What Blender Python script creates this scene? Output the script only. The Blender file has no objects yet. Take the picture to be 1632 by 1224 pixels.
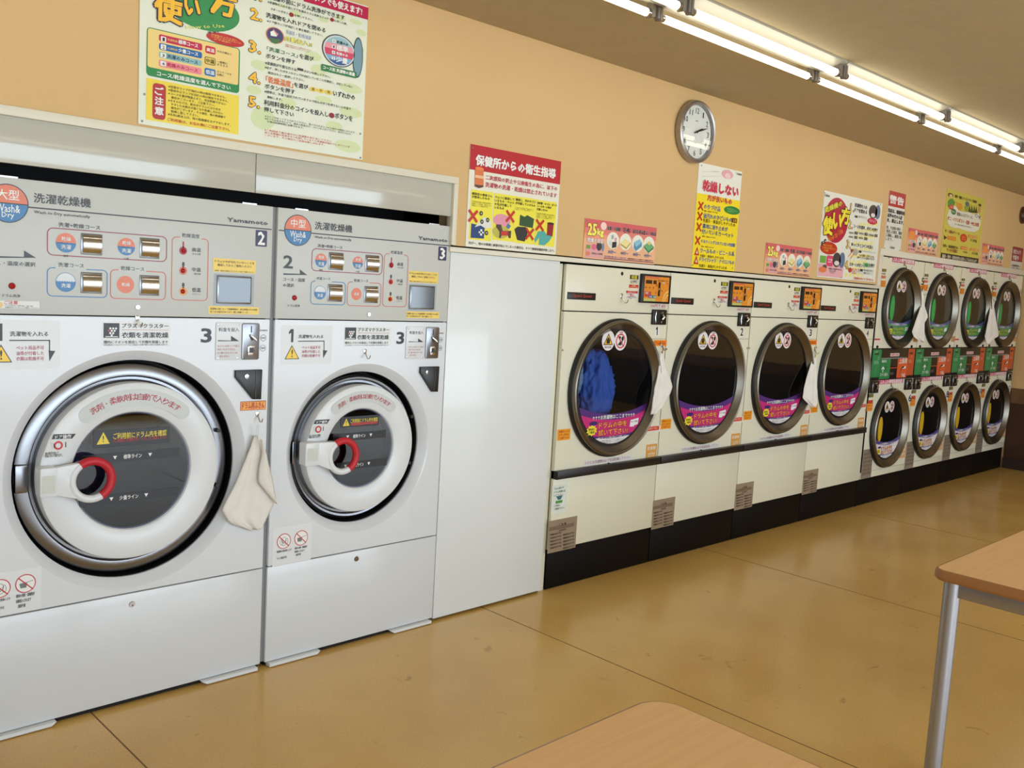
import bpy, bmesh, math, random
from mathutils import Vector, Matrix
random.seed(7)
SC = bpy.context.scene
COL = SC.collection
PI = math.pi

# ------------------------------------------------------------------ camera
FPX, YAW, PIT, ROLL = 1478.0, 0.7726, -0.1058, 0.0567
CAM = Vector((0.0, -3.0501, 1.5))
_f = Vector((math.sin(YAW)*math.cos(PIT), math.cos(YAW)*math.cos(PIT), math.sin(PIT)))
_r0 = Vector((math.cos(YAW), -math.sin(YAW), 0)); _u0 = _r0.cross(_f)
_r = _r0*math.cos(ROLL) + _u0*math.sin(ROLL)
_u = -_r0*math.sin(ROLL) + _u0*math.cos(ROLL)
cd = bpy.data.cameras.new('camera'); cam = bpy.data.objects.new('camera', cd); COL.objects.link(cam)
cam.matrix_world = Matrix(((_r.x, _u.x, -_f.x, CAM.x), (_r.y, _u.y, -_f.y, CAM.y), (_r.z, _u.z, -_f.z, CAM.z), (0, 0, 0, 1)))
cd.sensor_width = 36.0; cd.lens = FPX/1632.0*36.0; cd.clip_start = 0.05; cd.clip_end = 100
SC.camera = cam

# ------------------------------------------------------------------ light
SC.view_settings.view_transform = 'Standard'; SC.view_settings.look = 'None'
SC.view_settings.gamma = 1.0; SC.view_settings.use_curve_mapping = False
SC.view_settings.exposure = 0.0
TUBE_STRENGTH = 4.6
DAY_POWER = 400.0
w = bpy.data.worlds.new('sky'); SC.world = w; w.use_nodes = True
nt = w.node_tree; bg = nt.nodes['Background']
sky = nt.nodes.new('ShaderNodeTexSky'); sky.sky_type = 'HOSEK_WILKIE'; sky.turbidity = 4.0; sky.ground_albedo = 0.4
sky.sun_direction = Vector((0.5, 0.6, 0.62)).normalized()
nt.links.new(sky.outputs[0], bg.inputs[0]); bg.inputs[1].default_value = 0.9

def daylight(x, y, z, sx, sz, rotz, power):
    l = bpy.data.lights.new('window_daylight', 'AREA'); l.shape = 'RECTANGLE'; l.size = sx; l.size_y = sz
    l.energy = power; l.color = (0.74, 0.88, 1.0)
    o = bpy.data.objects.new('window_daylight', l); COL.objects.link(o)
    o.location = (x, y, z); o.rotation_euler = (PI/2, 0, rotz)   # rotz 0: shines towards +Y
    return o
daylight(3.1, -7.12, 1.2, 10.0, 2.1, 0, DAY_POWER)  # wide enough to cover the added right-hand window too
daylight(-2.14, -3.95, 1.2, 5.2, 2.1, -PI/2, DAY_POWER*0.09)

# ------------------------------------------------------------------ helpers
def lin(c):
    out = []
    for v in c[:3]:
        v = v/255.0
        out.append(v/12.92 if v <= 0.04045 else ((v+0.055)/1.055)**2.4)
    return (*out, 1.0)
MATS = {}
def M(name, col=None, rough=0.5, metal=0.0, coat=0.0, spec=0.5, emit=None, estr=0.0, noise=None, bump=None, alpha=None):
    if name in MATS: return MATS[name]
    m = bpy.data.materials.new(name); m.use_nodes = True; MATS[name] = m
    n = m.node_tree; b = n.nodes['Principled BSDF']
    c = lin(col); b.inputs['Base Color'].default_value = c
    b.inputs['Roughness'].default_value = rough; b.inputs['Metallic'].default_value = metal
    b.inputs['Coat Weight'].default_value = coat; b.inputs['Coat Roughness'].default_value = 0.08
    b.inputs['Specular IOR Level'].default_value = spec
    m.diffuse_color = c
    if emit: b.inputs['Emission Color'].default_value = lin(emit); b.inputs['Emission Strength'].default_value = estr
    tc = None
    if noise:      # (scale, amount, detail)
        tc = n.nodes.new('ShaderNodeTexCoord'); t = n.nodes.new('ShaderNodeTexNoise')
        t.inputs['Scale'].default_value = noise[0]; t.inputs['Detail'].default_value = noise[2]
        n.links.new(tc.outputs['Object'], t.inputs['Vector'])
        r = n.nodes.new('ShaderNodeValToRGB'); a = noise[1]
        r.color_ramp.elements[0].position = 0.3; r.color_ramp.elements[1].position = 0.7
        r.color_ramp.elements[0].color = (c[0]*(1-a), c[1]*(1-a), c[2]*(1-a), 1)
        r.color_ramp.elements[1].color = (min(1, c[0]*(1+a)), min(1, c[1]*(1+a)), min(1, c[2]*(1+a)), 1)
        n.links.new(t.outputs['Fac'], r.inputs['Fac']); n.links.new(r.outputs['Color'], b.inputs['Base Color'])
    if bump:       # (scale, strength, distance)
        if not tc: tc = n.nodes.new('ShaderNodeTexCoord')
        t2 = n.nodes.new('ShaderNodeTexNoise'); t2.inputs['Scale'].default_value = bump[0]; t2.inputs['Detail'].default_value = 4
        bp = n.nodes.new('ShaderNodeBump'); bp.inputs['Strength'].default_value = bump[1]; bp.inputs['Distance'].default_value = bump[2]
        n.links.new(tc.outputs['Object'], t2.inputs['Vector']); n.links.new(t2.outputs['Fac'], bp.inputs['Height'])
        n.links.new(bp.outputs['Normal'], b.inputs['Normal'])
    return m
def ink(r, g, b, rough=0.35):
    return M('ink_%02x%02x%02x' % (r, g, b), (r, g, b), rough)
BLACK = (28, 26, 26); WHITE = (235, 236, 232)
def I(c): return ink(*c)

def glassy(name, tint, refl=0.12, rough=0.02):
    m = bpy.data.materials.new(name); m.use_nodes = True; n = m.node_tree; n.nodes.clear()
    out = n.nodes.new('ShaderNodeOutputMaterial'); mx = n.nodes.new('ShaderNodeMixShader')
    tr = n.nodes.new('ShaderNodeBsdfTransparent'); tr.inputs[0].default_value = (*tint, 1)
    gl = n.nodes.new('ShaderNodeBsdfGlossy'); gl.inputs['Roughness'].default_value = rough
    fr = n.nodes.new('ShaderNodeFresnel'); fr.inputs[0].default_value = 1.5
    mt = n.nodes.new('ShaderNodeMath'); mt.operation = 'MULTIPLY_ADD'; mt.inputs[1].default_value = 1.0; mt.inputs[2].default_value = refl
    n.links.new(fr.outputs[0], mt.inputs[0]); n.links.new(mt.outputs[0], mx.inputs[0])
    n.links.new(tr.outputs[0], mx.inputs[1]); n.links.new(gl.outputs[0], mx.inputs[2]); n.links.new(mx.outputs[0], out.inputs[0])
    MATS[name] = m; return m

def root_origin(o):
    while o is not None and o.parent is not None: o = o.parent
    return Vector(o.location) if o is not None else Vector((0, 0, 0))

class MB:
    """collects geometry in world coordinates, several materials"""
    def __init__(s): s.v = []; s.f = []; s.m = []; s.mats = []; s.smooth = []
    def mi(s, mat):
        if mat not in s.mats: s.mats.append(mat)
        return s.mats.index(mat)
    def add(s, vs, fs, mat, smooth=False):
        b = len(s.v); k = s.mi(mat); s.v += [tuple(p) for p in vs]
        for f in fs: s.f.append(tuple(i+b for i in f)); s.m.append(k); s.smooth.append(smooth)
        return s
    def box(s, x0, x1, y0, y1, z0, z1, mat, bev=0.0, seg=2):
        if bev <= 0:
            vs = [(x, y, z) for x in (x0, x1) for y in (y0, y1) for z in (z0, z1)]
            return s.add(vs, [(0, 1, 3, 2), (4, 6, 7, 5), (0, 4, 5, 1), (2, 3, 7, 6), (0, 2, 6, 4), (1, 5, 7, 3)], mat)
        bm = bmesh.new(); bmesh.ops.create_cube(bm, size=1)
        for v in bm.verts: v.co = Vector(((x0+x1)/2+v.co.x*(x1-x0), (y0+y1)/2+v.co.y*(y1-y0), (z0+z1)/2+v.co.z*(z1-z0)))
        bmesh.ops.bevel(bm, geom=bm.edges[:], offset=bev, segments=seg, affect='EDGES', profile=0.5)
        return s.bm(bm, mat, True)
    def bm(s, bm, mat, smooth=False):
        bm.verts.index_update(); s.add([v.co for v in bm.verts], [[v.index for v in f.verts] for f in bm.faces], mat, smooth); bm.free(); return s
    def lathe(s, prof, cx, cz, mat, n=64, a0=0.0, a1=2*PI, axis='y', cy=0.0):
        """profile of (radius, y) turned about the Y axis through (cx, cz)"""
        full = abs(a1-a0-2*PI) < 1e-6; k = n if full else n+1; vs = []
        for r, y in prof:
            for i in range(k):
                a = a0+(a1-a0)*i/n
                if axis == 'y': vs.append((cx+r*math.cos(a), y, cz+r*math.sin(a)))
                else: vs.append((cx+r*math.cos(a), cy+r*math.sin(a), y))
        fs = []
        for j in range(len(prof)-1):
            for i in range(n):
                i2 = (i+1) % k
                q = (j*k+i, (j+1)*k+i, (j+1)*k+i2, j*k+i2)
                fs.append(q if axis != 'y' else q[::-1])
        return s.add(vs, fs, mat, True)
    def disc(s, cx, cz, r, y, mat, n=64, rz=None):
        rz = rz or r
        return s.add([(cx+r*math.cos(2*PI*i/n), y, cz+rz*math.sin(2*PI*i/n)) for i in range(n)], [tuple(range(n))], mat)
    def tube(s, pts, r, mat, n=10, caps=True):
        pts = [Vector(p) for p in pts]; rs = r if isinstance(r, (list, tuple)) else [r]*len(pts)
        vs = []; up = None
        for i, p in enumerate(pts):
            t = (pts[min(i+1, len(pts)-1)]-pts[max(i-1, 0)]).normalized()
            if up is None: up = t.cross(Vector((0.3, 0.2, 1))).normalized() if abs(t.z) < 0.95 else t.cross(Vector((1, 0, 0))).normalized()
            up = (up-t*up.dot(t)).normalized(); sd = t.cross(up)
            for k in range(n):
                a = 2*PI*k/n; vs.append(p+(up*math.cos(a)+sd*math.sin(a))*rs[i])
        fs = [(i*n+k, i*n+(k+1) % n, (i+1)*n+(k+1) % n, (i+1)*n+k) for i in range(len(pts)-1) for k in range(n)]
        if caps: fs += [tuple(range(n))[::-1], tuple((len(pts)-1)*n+k for k in range(n))]
        return s.add(vs, fs, mat, True)
    def prism(s, pts, y0, y1, mat, bev=0.0, smooth=False):
        """outline of (x, z) points extruded from y0 (front) to y1"""
        bm = bmesh.new(); a = [bm.verts.new((x, y0, z)) for x, z in pts]; b = [bm.verts.new((x, y1, z)) for x, z in pts]
        n = len(pts); ff = bm.faces.new(a); bm.faces.new(b[::-1])
        for i in range(n): bm.faces.new((a[i], b[i], b[(i+1) % n], a[(i+1) % n]))
        bmesh.ops.recalc_face_normals(bm, faces=bm.faces[:])
        if bev > 0: bmesh.ops.bevel(bm, geom=list(ff.edges), offset=bev, segments=2, affect='EDGES', profile=0.5)
        return s.bm(bm, mat, smooth or bev > 0)
    def plate_hole(s, x0, x1, z0, z1, cx, cz, r, y, mat, n=72):
        """flat front sheet with a round hole"""
        ang = sorted(set([round(2*PI*i/n, 6) for i in range(n)] + [round(math.atan2(zz-cz, xx-cx) % (2*PI), 6) for xx in (x0, x1) for zz in (z0, z1)]))
        vs = []
        for a in ang:
            c, q = math.cos(a), math.sin(a); t = 1e9
            if c > 1e-9: t = min(t, (x1-cx)/c)
            if c < -1e-9: t = min(t, (x0-cx)/c)
            if q > 1e-9: t = min(t, (z1-cz)/q)
            if q < -1e-9: t = min(t, (z0-cz)/q)
            vs += [(cx+r*c, y, cz+r*q), (cx+t*c, y, cz+t*q)]
        k = len(ang)
        return s.add(vs, [(2*i, 2*((i+1) % k), 2*((i+1) % k)+1, 2*i+1)[::-1] for i in range(k)], mat)
    def build(s, name, parent=None, sharp=35):
        me = bpy.data.meshes.new(name); o = bpy.data.objects.new(name, me); COL.objects.link(o)
        off = Vector((0, 0, 0))
        if parent is not None: off = root_origin(parent)
        me.from_pydata([tuple(Vector(p)-off) for p in s.v], [], s.f)
        for m in s.mats: me.materials.append(m)
        me.polygons.foreach_set('material_index', s.m); me.polygons.foreach_set('use_smooth', s.smooth)
        me.update()
        if any(s.smooth): me.set_sharp_from_angle(angle=math.radians(sharp))
        if parent is not None: o.parent = parent
        return o

def thing(name, label, cat, loc, group=None):
    o = bpy.data.objects.new(name, None); COL.objects.link(o); o.location = loc
    o.empty_display_size = 0.05; o['label'] = label; o['category'] = cat
    if group: o['group'] = group
    return o
def tag(o, label, cat, group=None):
    o['label'] = label; o['category'] = cat
    if group: o['group'] = group
    return o
def rebase(o, loc):
    """move a single-mesh thing's origin to loc"""
    d = Vector(loc)
    for v in o.data.vertices: v.co -= d
    o.location = d
    return o
def struct(o): o['kind'] = 'structure'; return o
def copy_tree(o, parent=None):
    c = o.copy(); COL.objects.link(c); c.parent = parent
    for ch in list(o.children): copy_tree(ch, c)
    return c

# reading positions off the photograph: a pixel seen on the plane y = Y
def at(px, py, Y=0.0):
    D = _f*FPX + _r*(px-816.0) + _u*(612.0-py)
    P = CAM + D*((Y-CAM.y)/D.y)
    return P.x, P.z
def onz(px, py, Z):
    D = _f*FPX + _r*(px-816.0) + _u*(612.0-py)
    return CAM + D*((Z-CAM.z)/D.z)
def frame(x0, y0, s, Y=0.0, dx=0.0):
    def g(a, b):
        x, z = at(x0+a/s, y0+b/s, Y); return x+dx, z
    return g
def boxmap(x0, z0, x1, z1):
    return lambda u, v: (x0+u*(x1-x0), z1-v*(z1-z0))

_tc = bpy.data.curves.new('typesetting', 'FONT'); _tc.resolution_u = 1
_to = bpy.data.objects.new('typesetting', _tc); COL.objects.link(_to)
_TX = {}
def glyphs(s, bold=0.0, res=1):
    k = (s, bold, res)
    if k not in _TX:
        _tc.body = s; _tc.offset = bold; _tc.resolution_u = res
        dg = bpy.context.evaluated_depsgraph_get(); dg.update()
        e = _to.evaluated_get(dg); me = e.to_mesh()
        vs = [(v.co.x, v.co.y) for v in me.vertices]; fs = [tuple(p.vertices) for p in me.polygons]
        e.to_mesh_clear(); _TX[k] = (vs, fs)
    return _TX[k]

class Flat:
    """flat print in thin layers in front of plane y. Every shape put on layer 1 starts a sticker of its own
    (a part); what lies on it is its print. Print with no sticker under it is a legend."""
    def __init__(s, mp, y, step=0.0004, name='sticker'):
        s.mp = mp; s.y = y; s.step = step; s.name = name; s.groups = []; s.loose()
    def new(s, name): s.groups.append([name, MB(), MB()]); return s
    def loose(s): s.groups.append([None, None, MB()]); return s
    @property
    def txt(s): return s.groups[-1][2]
    def put(s, L, vs, fs, mat):
        g = s.groups[-1]
        if L == 1:
            if g[0] is None or g[1].v: s.new(s.name); g = s.groups[-1]
            g[1].add(vs, fs, mat)
        elif g[1] is not None and not g[1].v: g[1].add(vs, fs, mat)
        else: g[2].add(vs, fs, mat)
    def Y(s, L): return s.y - s.step*L
    def poly(s, pts, col, L=1, world=False):
        P = pts if world else [s.mp(*p) for p in pts]
        a = sum(P[i][0]*P[(i+1) % len(P)][1]-P[(i+1) % len(P)][0]*P[i][1] for i in range(len(P)))
        if a < 0: P = P[::-1]
        s.put(L, [(x, s.Y(L), z) for x, z in P], [tuple(range(len(P)))], I(col)); return s
    def rect(s, a, b, c, d, col, L=1, rad=0.0):
        x0, z1 = s.mp(a, b); x1, z0 = s.mp(c, d)
        return s.wrect(x0, z0, x1, z1, col, L, rad)
    def wrect(s, x0, z0, x1, z1, col, L=1, rad=0.0):
        if rad <= 0: return s.poly([(x0, z0), (x1, z0), (x1, z1), (x0, z1)], col, L, True)
        return s.poly(rr_pts(x0, z0, x1, z1, rad), col, L, True)
    def rrline(s, a, b, c, d, rad, w, col, L=2):
        x0, z1 = s.mp(a, b); x1, z0 = s.mp(c, d)
        P = rr_pts(x0, z0, x1, z1, rad); Q = rr_pts(x0+w, z0+w, x1-w, z1-w, max(rad-w, 0.0005)); n = len(P)
        s.put(L, [(x, s.Y(L), z) for x, z in P+Q], [(i, (i+1) % n, n+(i+1) % n, n+i) for i in range(n)], I(col)); return s
    def ell(s, a, b, c, d, col, L=1, n=28, circ=False):
        """ellipse in the box a,b (top-left)  c,d (bottom-right)"""
        x0, z1 = s.mp(a, b); x1, z0 = s.mp(c, d); cx, cz, rx, rz = (x0+x1)/2, (z0+z1)/2, (x1-x0)/2, (z1-z0)/2
        if circ: rx = rz = (rx+rz)/2
        return s.well(cx, cz, rx, rz, col, L, n)
    def cir(s, a, b, r, col, L=1, n=28):
        x, z = s.mp(a, b); return s.well(x, z, r, r, col, L, n)
    def well(s, cx, cz, rx, rz, col, L=1, n=28, a0=0.0, a1=2*PI):
        k = n if a1-a0 > 6.28 else n+1
        return s.poly([(cx+rx*math.cos(a0+(a1-a0)*i/n), cz+rz*math.sin(a0+(a1-a0)*i/n)) for i in range(k)], col, L, True)
    def ring(s, a, b, r, w, col, L=2, n=32):
        x, z = s.mp(a, b); return s.wring(x, z, r, r, w, col, L, n)
    def wring(s, x, z, rx, rz, w, col, L=2, n=32):
        vs = [(x+(rx-d)*math.cos(2*PI*i/n), s.Y(L), z+(rz-d)*math.sin(2*PI*i/n)) for d in (0, w) for i in range(n)]
        s.put(L, vs, [(i, (i+1) % n, n+(i+1) % n, n+i) for i in range(n)], I(col)); return s
    def line(s, pts, w, col, L=2, world=False):
        P = pts if world else [s.mp(*p) for p in pts]
        for (x0, z0), (x1, z1) in zip(P, P[1:]):
            dx, dz = x1-x0, z1-z0; l = math.hypot(dx, dz) or 1; nx, nz = -dz/l*w/2, dx/l*w/2; ex, ez = dx/l*w/2, dz/l*w/2
            s.poly([(x0-ex-nx, z0-ez-nz), (x1+ex-nx, z1+ez-nz), (x1+ex+nx, z1+ez+nz), (x0-ex+nx, z0-ez+nz)], col, L, True)
        return s
    def wtext(s, t, x0, z0, x1, z1, col, L=4, bold=0.0, rot=0.0, res=1, ring=0, fit=0):
        """weight comes from overprinting the thin face with small shifts; ring > 0 draws the border of the letters"""
        vs, fs = glyphs(t, 0.0, res)
        if not vs: return s
        xs = [p[0] for p in vs]; ys = [p[1] for p in vs]; a, b, c, d = min(xs), max(xs), min(ys), max(ys)
        H = z1-z0
        if not rot:
            cj = sum(1 for ch in t if ord(ch) > 255); la = len(t)-cj
            nat = (x1-x0)/max(1, cj+0.62*la)*(0.92 if cj else 1.15)
            lim = fit if fit else 10
            if H < 0.95*nat:
                m_ = (z0+z1)/2; H = max(H, min(0.95*nat, lim)); z0, z1 = m_-H/2, m_+H/2
        q = ring or min(max(bold, 0.012)*0.75, 0.045)*H
        sx = (x1-x0-2*q)/max(b-a, 1e-6); sz = (H-2*q)/max(d-c, 1e-6)
        cx, cz = (x0+x1)/2, (z0+z1)/2; cr, sr = math.cos(rot), math.sin(rot)
        sh = [(q*math.cos(k*PI/4), q*math.sin(k*PI/4)) for k in range(8)] if ring else ([(q, q), (-q, q), (q, -q), (-q, -q)] if H > 0.008 else [(q, 0), (-q, 0)])
        for k_, (dx, dz) in enumerate(sh):
            out = []; y_ = s.Y(L)-k_*0.00005
            for px, py in vs:
                X = x0+q+(px-a)*sx-cx+dx; Z = z0+q+(py-c)*sz-cz+dz
                out.append((cx+X*cr-Z*sr, y_, cz+X*sr+Z*cr))
            s.txt.add(out, fs, I(col))
        return s
    def text(s, t, a, b, c, d, col, L=4, bold=0.0, rot=0.0, out=None, res=1, fit=0):
        """t fitted to the box whose top-left is a,b and bottom-right c,d; out = (colour, width) draws a border round the letters"""
        x0, z1 = s.mp(a, b); x1, z0 = s.mp(c, d)
        if out:
            g = out[1]*(z1-z0)
            s.wtext(t, x0-g*0.7, z0-g*0.7, x1+g*0.7, z1+g*0.7, out[0], L-1.2, bold, rot, res, ring=g)
        return s.wtext(t, x0, z0, x1, z1, col, L, bold, rot, res, 0, fit)
    def lines(s, rows, a, b, c, d, col, L=4, bold=0.0, gap=0.25, w=None):
        """rows of text, the longest as wide as the box"""
        x0, z1 = s.mp(a, b); x1, z0 = s.mp(c, d); n = len(rows); h = (z1-z0)/(n-gap*1.0) if n > 1 else (z1-z0)
        mx = max(len(r) for r in rows)
        for i, r in enumerate(rows):
            if not r.strip(): continue
            lead = len(r)-len(r.lstrip()); fr = len(r)/mx
            s.wtext(r.strip(), x0+(x1-x0)*lead/mx, z1-h*i-h*(1-gap), x0+(x1-x0)*fr, z1-h*i, col, L, bold, fit=h*0.86)
        return s
    def arctext(s, t, cx, cz, r, a0, a1, h, col, L=4, bold=0.0):
        for i, ch in enumerate(t):
            a = a0+(a1-a0)*(i+0.5)/len(t); x, z = cx+r*math.cos(a), cz+r*math.sin(a)
            k = 0.55 if ch in '・' else 1.0
            hh = h*(0.25 if ch == '・' else 1); s.wtext(ch, x-hh/2, z-hh/2, x+hh/2, z+hh/2, col, L, bold, a-PI/2)
        return s
    def build(s, parent, *_):
        depth = 0; q = parent
        while q.parent is not None: depth += 1; q = q.parent
        for name, base, pr in s.groups:
            o = parent
            if base is not None and base.v: o = base.build(name, parent)
            if pr.v:
                p = pr.build('lettering' if o is not parent else 'printed_legend', o if depth == 0 else parent); p['kind'] = 'stuff'
def rr_pts(x0, z0, x1, z1, rad, n=5):
    rad = min(rad, (x1-x0)/2, (z1-z0)/2); P = []
    for cx, cz, a in ((x1-rad, z0+rad, -PI/2), (x1-rad, z1-rad, 0), (x0+rad, z1-rad, PI/2), (x0+rad, z0+rad, PI)):
        P += [(cx+rad*math.cos(a+PI/2*i/n), cz+rad*math.sin(a+PI/2*i/n)) for i in range(n+1)]
    return P

RED = (196, 32, 44); CRIM = (190, 20, 60); NAVY = (20, 40, 90); BLUE = (30, 110, 180); GREEN = (20, 120, 60)
YEL = (250, 220, 40); ORG = (240, 130, 30); PEACH = (246, 190, 140); PURP = (90, 45, 120); GREY = (90, 90, 90)
# ------------------------------------------------------------------ materials
m_wall = M('peach_wallpaper', (214, 178, 124), 0.75, bump=(260, 0.25, 0.002), noise=(1.2, 0.02, 2))
m_ceil = M('ceiling_board', (180, 165, 132), 0.9, bump=(90, 0.3, 0.003), noise=(14, 0.03, 5))
m_white = M('white_enamel', (217, 220, 224), 0.22, coat=0.25)
m_white2 = M('white_filler_board', (226, 230, 230), 0.3, coat=0.3)
m_header = M('white_gloss_board', (188, 187, 176), 0.12, coat=0.5, bump=(9, 0.06, 0.004))
m_trim = M('cream_trim', (222, 216, 198), 0.45)
m_cream = M('cream_enamel', (226, 222, 200), 0.35, coat=0.1)
m_grey = M('grey_panel', (200, 202, 198), 0.42)
m_sidegrey = M('side_grey', (130, 133, 135), 0.5)
m_black = M('black_plastic', (18, 17, 18), 0.35)
m_void = M('dark_inside', (12, 9, 9), 0.8)  # near-black: shade of recesses and gaps put into the colour
m_rubber = M('black_gasket', (14, 14, 15), 0.45)
m_kick = M('dark_brown_kick', (9, 5, 3), 0.55, spec=0.15)
m_chrome = M('chrome', (205, 205, 208), 0.12, 1.0)
m_steel = M('brushed_steel', (142, 143, 148), 0.28, 1.0)
m_doorsteel = M('dryer_door_steel', (128, 122, 112), 0.36, 1.0)
m_redgrip = M('red_grip', (190, 30, 45), 0.5)
m_brown = M('brown_wainscot', (62, 36, 18), 0.5, noise=(3, 0.1, 4))
m_rail = M('brown_rail', (120, 84, 52), 0.45)
m_plastic = M('white_plastic', (222, 225, 228), 0.3)
m_led = M('red_led', (170, 20, 24), 0.25)
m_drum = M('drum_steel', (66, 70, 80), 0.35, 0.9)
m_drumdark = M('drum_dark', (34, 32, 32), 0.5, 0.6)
glass_w = glassy('washer_glass', (0.3, 0.34, 0.45), 0.02)
glass_d = glassy('dryer_glass', (0.8, 0.8, 0.8), 0.02)
glass_c = glassy('clear_glass', (0.97, 0.97, 0.97), 0.0)

# ------------------------------------------------------------------ room
XL, XR, YB, ZC = -2.2, 9.745, -7.2, 2.595
def boxo(name, x0, x1, y0, y1, z0, z1, mat, bev=0.0): return MB().box(x0, x1, y0, y1, z0, z1, mat, bev).build(name)

def floor_material():
    m = bpy.data.materials.new('ochre_vinyl'); m.use_nodes = True; n = m.node_tree; b = n.nodes['Principled BSDF']; L = n.links
    tc = n.nodes.new('ShaderNodeTexCoord')
    a = n.nodes.new('ShaderNodeTexNoise'); a.inputs['Scale'].default_value = 1.6; a.inputs['Detail'].default_value = 5
    c = n.nodes.new('ShaderNodeTexNoise'); c.inputs['Scale'].default_value = 140; c.inputs['Detail'].default_value = 3
    L.new(tc.outputs['Object'], a.inputs['Vector']); L.new(tc.outputs['Object'], c.inputs['Vector'])
    r = n.nodes.new('ShaderNodeValToRGB'); r.color_ramp.elements[0].position = 0.32; r.color_ramp.elements[1].position = 0.68
    r.color_ramp.elements[0].color = lin((216, 175, 100)); r.color_ramp.elements[1].color = lin((230, 190, 114))
    L.new(a.outputs['Fac'], r.inputs['Fac'])
    mx = n.nodes.new('ShaderNodeMixRGB'); mx.blend_type = 'MULTIPLY'; mx.inputs[0].default_value = 0.35
    r2 = n.nodes.new('ShaderNodeValToRGB'); r2.color_ramp.elements[0].position = 0.35; r2.color_ramp.elements[0].color = (0.75, 0.72, 0.66, 1); r2.color_ramp.elements[1].position = 0.6
    L.new(c.outputs['Fac'], r2.inputs['Fac']); L.new(r.outputs['Color'], mx.inputs[1]); L.new(r2.outputs['Color'], mx.inputs[2])
    # sparse scuffs
    v = n.nodes.new('ShaderNodeTexNoise'); v.inputs['Scale'].default_value = 7; v.inputs['Detail'].default_value = 9; v.inputs['Distortion'].default_value = 1.2
    L.new(tc.outputs['Object'], v.inputs['Vector'])
    r3 = n.nodes.new('ShaderNodeValToRGB'); r3.color_ramp.elements[0].position = 0.27; r3.color_ramp.elements[0].color = (0.55, 0.5, 0.45, 1); r3.color_ramp.elements[1].position = 0.33
    L.new(v.outputs['Fac'], r3.inputs['Fac'])
    m2 = n.nodes.new('ShaderNodeMixRGB'); m2.blend_type = 'MULTIPLY'; m2.inputs[0].default_value = 0.6
    L.new(mx.outputs[0], m2.inputs[1]); L.new(r3.outputs['Color'], m2.inputs[2]); L.new(m2.outputs[0], b.inputs['Base Color'])
    rr = n.nodes.new('ShaderNodeMapRange'); rr.inputs['To Min'].default_value = 0.14; rr.inputs['To Max'].default_value = 0.28
    L.new(a.outputs['Fac'], rr.inputs['Value']); L.new(rr.outputs['Result'], b.inputs['Roughness'])
    bp = n.nodes.new('ShaderNodeBump'); bp.inputs['Strength'].default_value = 0.08; bp.inputs['Distance'].default_value = 0.002
    L.new(a.outputs['Fac'], bp.inputs['Height']); L.new(bp.outputs['Normal'], b.inputs['Normal'])
    b.inputs['Specular IOR Level'].default_value = 0.4
    return m
m_floor = floor_material()
m_joint = M('floor_joint', (120, 88, 46), 0.7)
fl = MB().box(XL, XR, YB, 1.05, -0.06, 0.0, m_floor)
fo = struct(fl.build('floor'))
# vinyl sheet seams running towards the machines
for k, x in enumerate((onz(145, 1135.5, 0).x, onz(780, 973, 0).x, onz(1192, 895, 0).x, onz(1192, 895, 0).x+1.83, onz(1192, 895, 0).x+3.66)):
    s = MB().box(x-0.0022, x+0.0022, YB, 0.02, 0.0, 0.0006, m_joint).build('floor_seam', fo)
struct(boxo('ceiling', XL, XR, YB, 1.05, ZC, ZC+0.06, m_ceil))
# the machine wall: only above the machines, its lower edge steps with the trims
zt1, zt2, zt3 = 1.936, 1.655, 1.905
xs0, xs1, xs2 = at(727, 284)[0], 6.615, XR
pts = [(XL, ZC), (XL, zt1), (xs0, zt1), (xs0, zt2), (xs1, zt2), (xs1, zt3), (xs2, zt3), (xs2, ZC)]
wl = MB().prism(pts[::-1], 0.0, 0.1, m_wall); struct(wl.build('wall_front'))
struct(boxo('wall_rear', XL, XR, 1.0, 1.05, 0, ZC, m_void))  # unseen dark wall added to keep outside light out of the recess
# far end wall with wainscot
eo = struct(boxo('wall_right', XR, XR+0.08, YB, 1.05, 0, ZC, m_wall))
MB().box(XR-0.012, XR, YB, 0.0, 0.0, 0.64, m_brown).build('wainscot', eo)
MB().box(XR-0.018, XR, YB, 0.0, 0.64, 0.785, m_rail, 0.003).build('rail', eo)
b_ = MB().box(XR-0.03, XR-0.012, YB, 0.0, 0.0, 0.1, M('dark_baseboard', (48, 32, 24), 0.5)).build('baseboard_right'); struct(b_)
wlft = MB(); wlft.box(XL-0.08, XL, YB, -6.6, 0, ZC, m_wall).box(XL-0.08, XL, -1.3, 1.05, 0, ZC, m_wall).box(XL-0.08, XL, -6.6, -1.3, 0, 0.08, m_wall).box(XL-0.08, XL, -6.6, -1.3, 2.3, ZC, m_wall)
struct(wlft.build('wall_left'))
# street side: wall with wide shop windows behind the camera
WX = [(-1.9, 0.55), (0.65, 3.1), (3.2, 5.6), (5.7, 8.1)]; z0w, z1w = 0.12, 2.3  # last window is added, to brighten the floor on the right
bk = MB(); xa = XL
for x0, x1 in WX:
    bk.box(xa, x0, YB-0.1, YB, 0, ZC, m_wall); bk.box(x0, x1, YB-0.1, YB, 0, z0w, m_wall); bk.box(x0, x1, YB-0.1, YB, z1w, ZC, m_wall); xa = x1
bk.box(xa, XR, YB-0.1, YB, 0, ZC, m_wall); struct(bk.build('wall_back'))
m_alu = M('window_aluminium', (170, 172, 175), 0.35, 0.8)
rl = bpy.data.objects.new('window_5', None); COL.objects.link(rl); rl.location = (XL-0.04, -3.9, 0.08); struct(rl)
f = MB()
for y in (-6.6, -4.85, -3.1, -1.35): f.box(XL-0.07, XL-0.02, y, y+0.05, 0.08, 2.3, m_alu)
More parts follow.
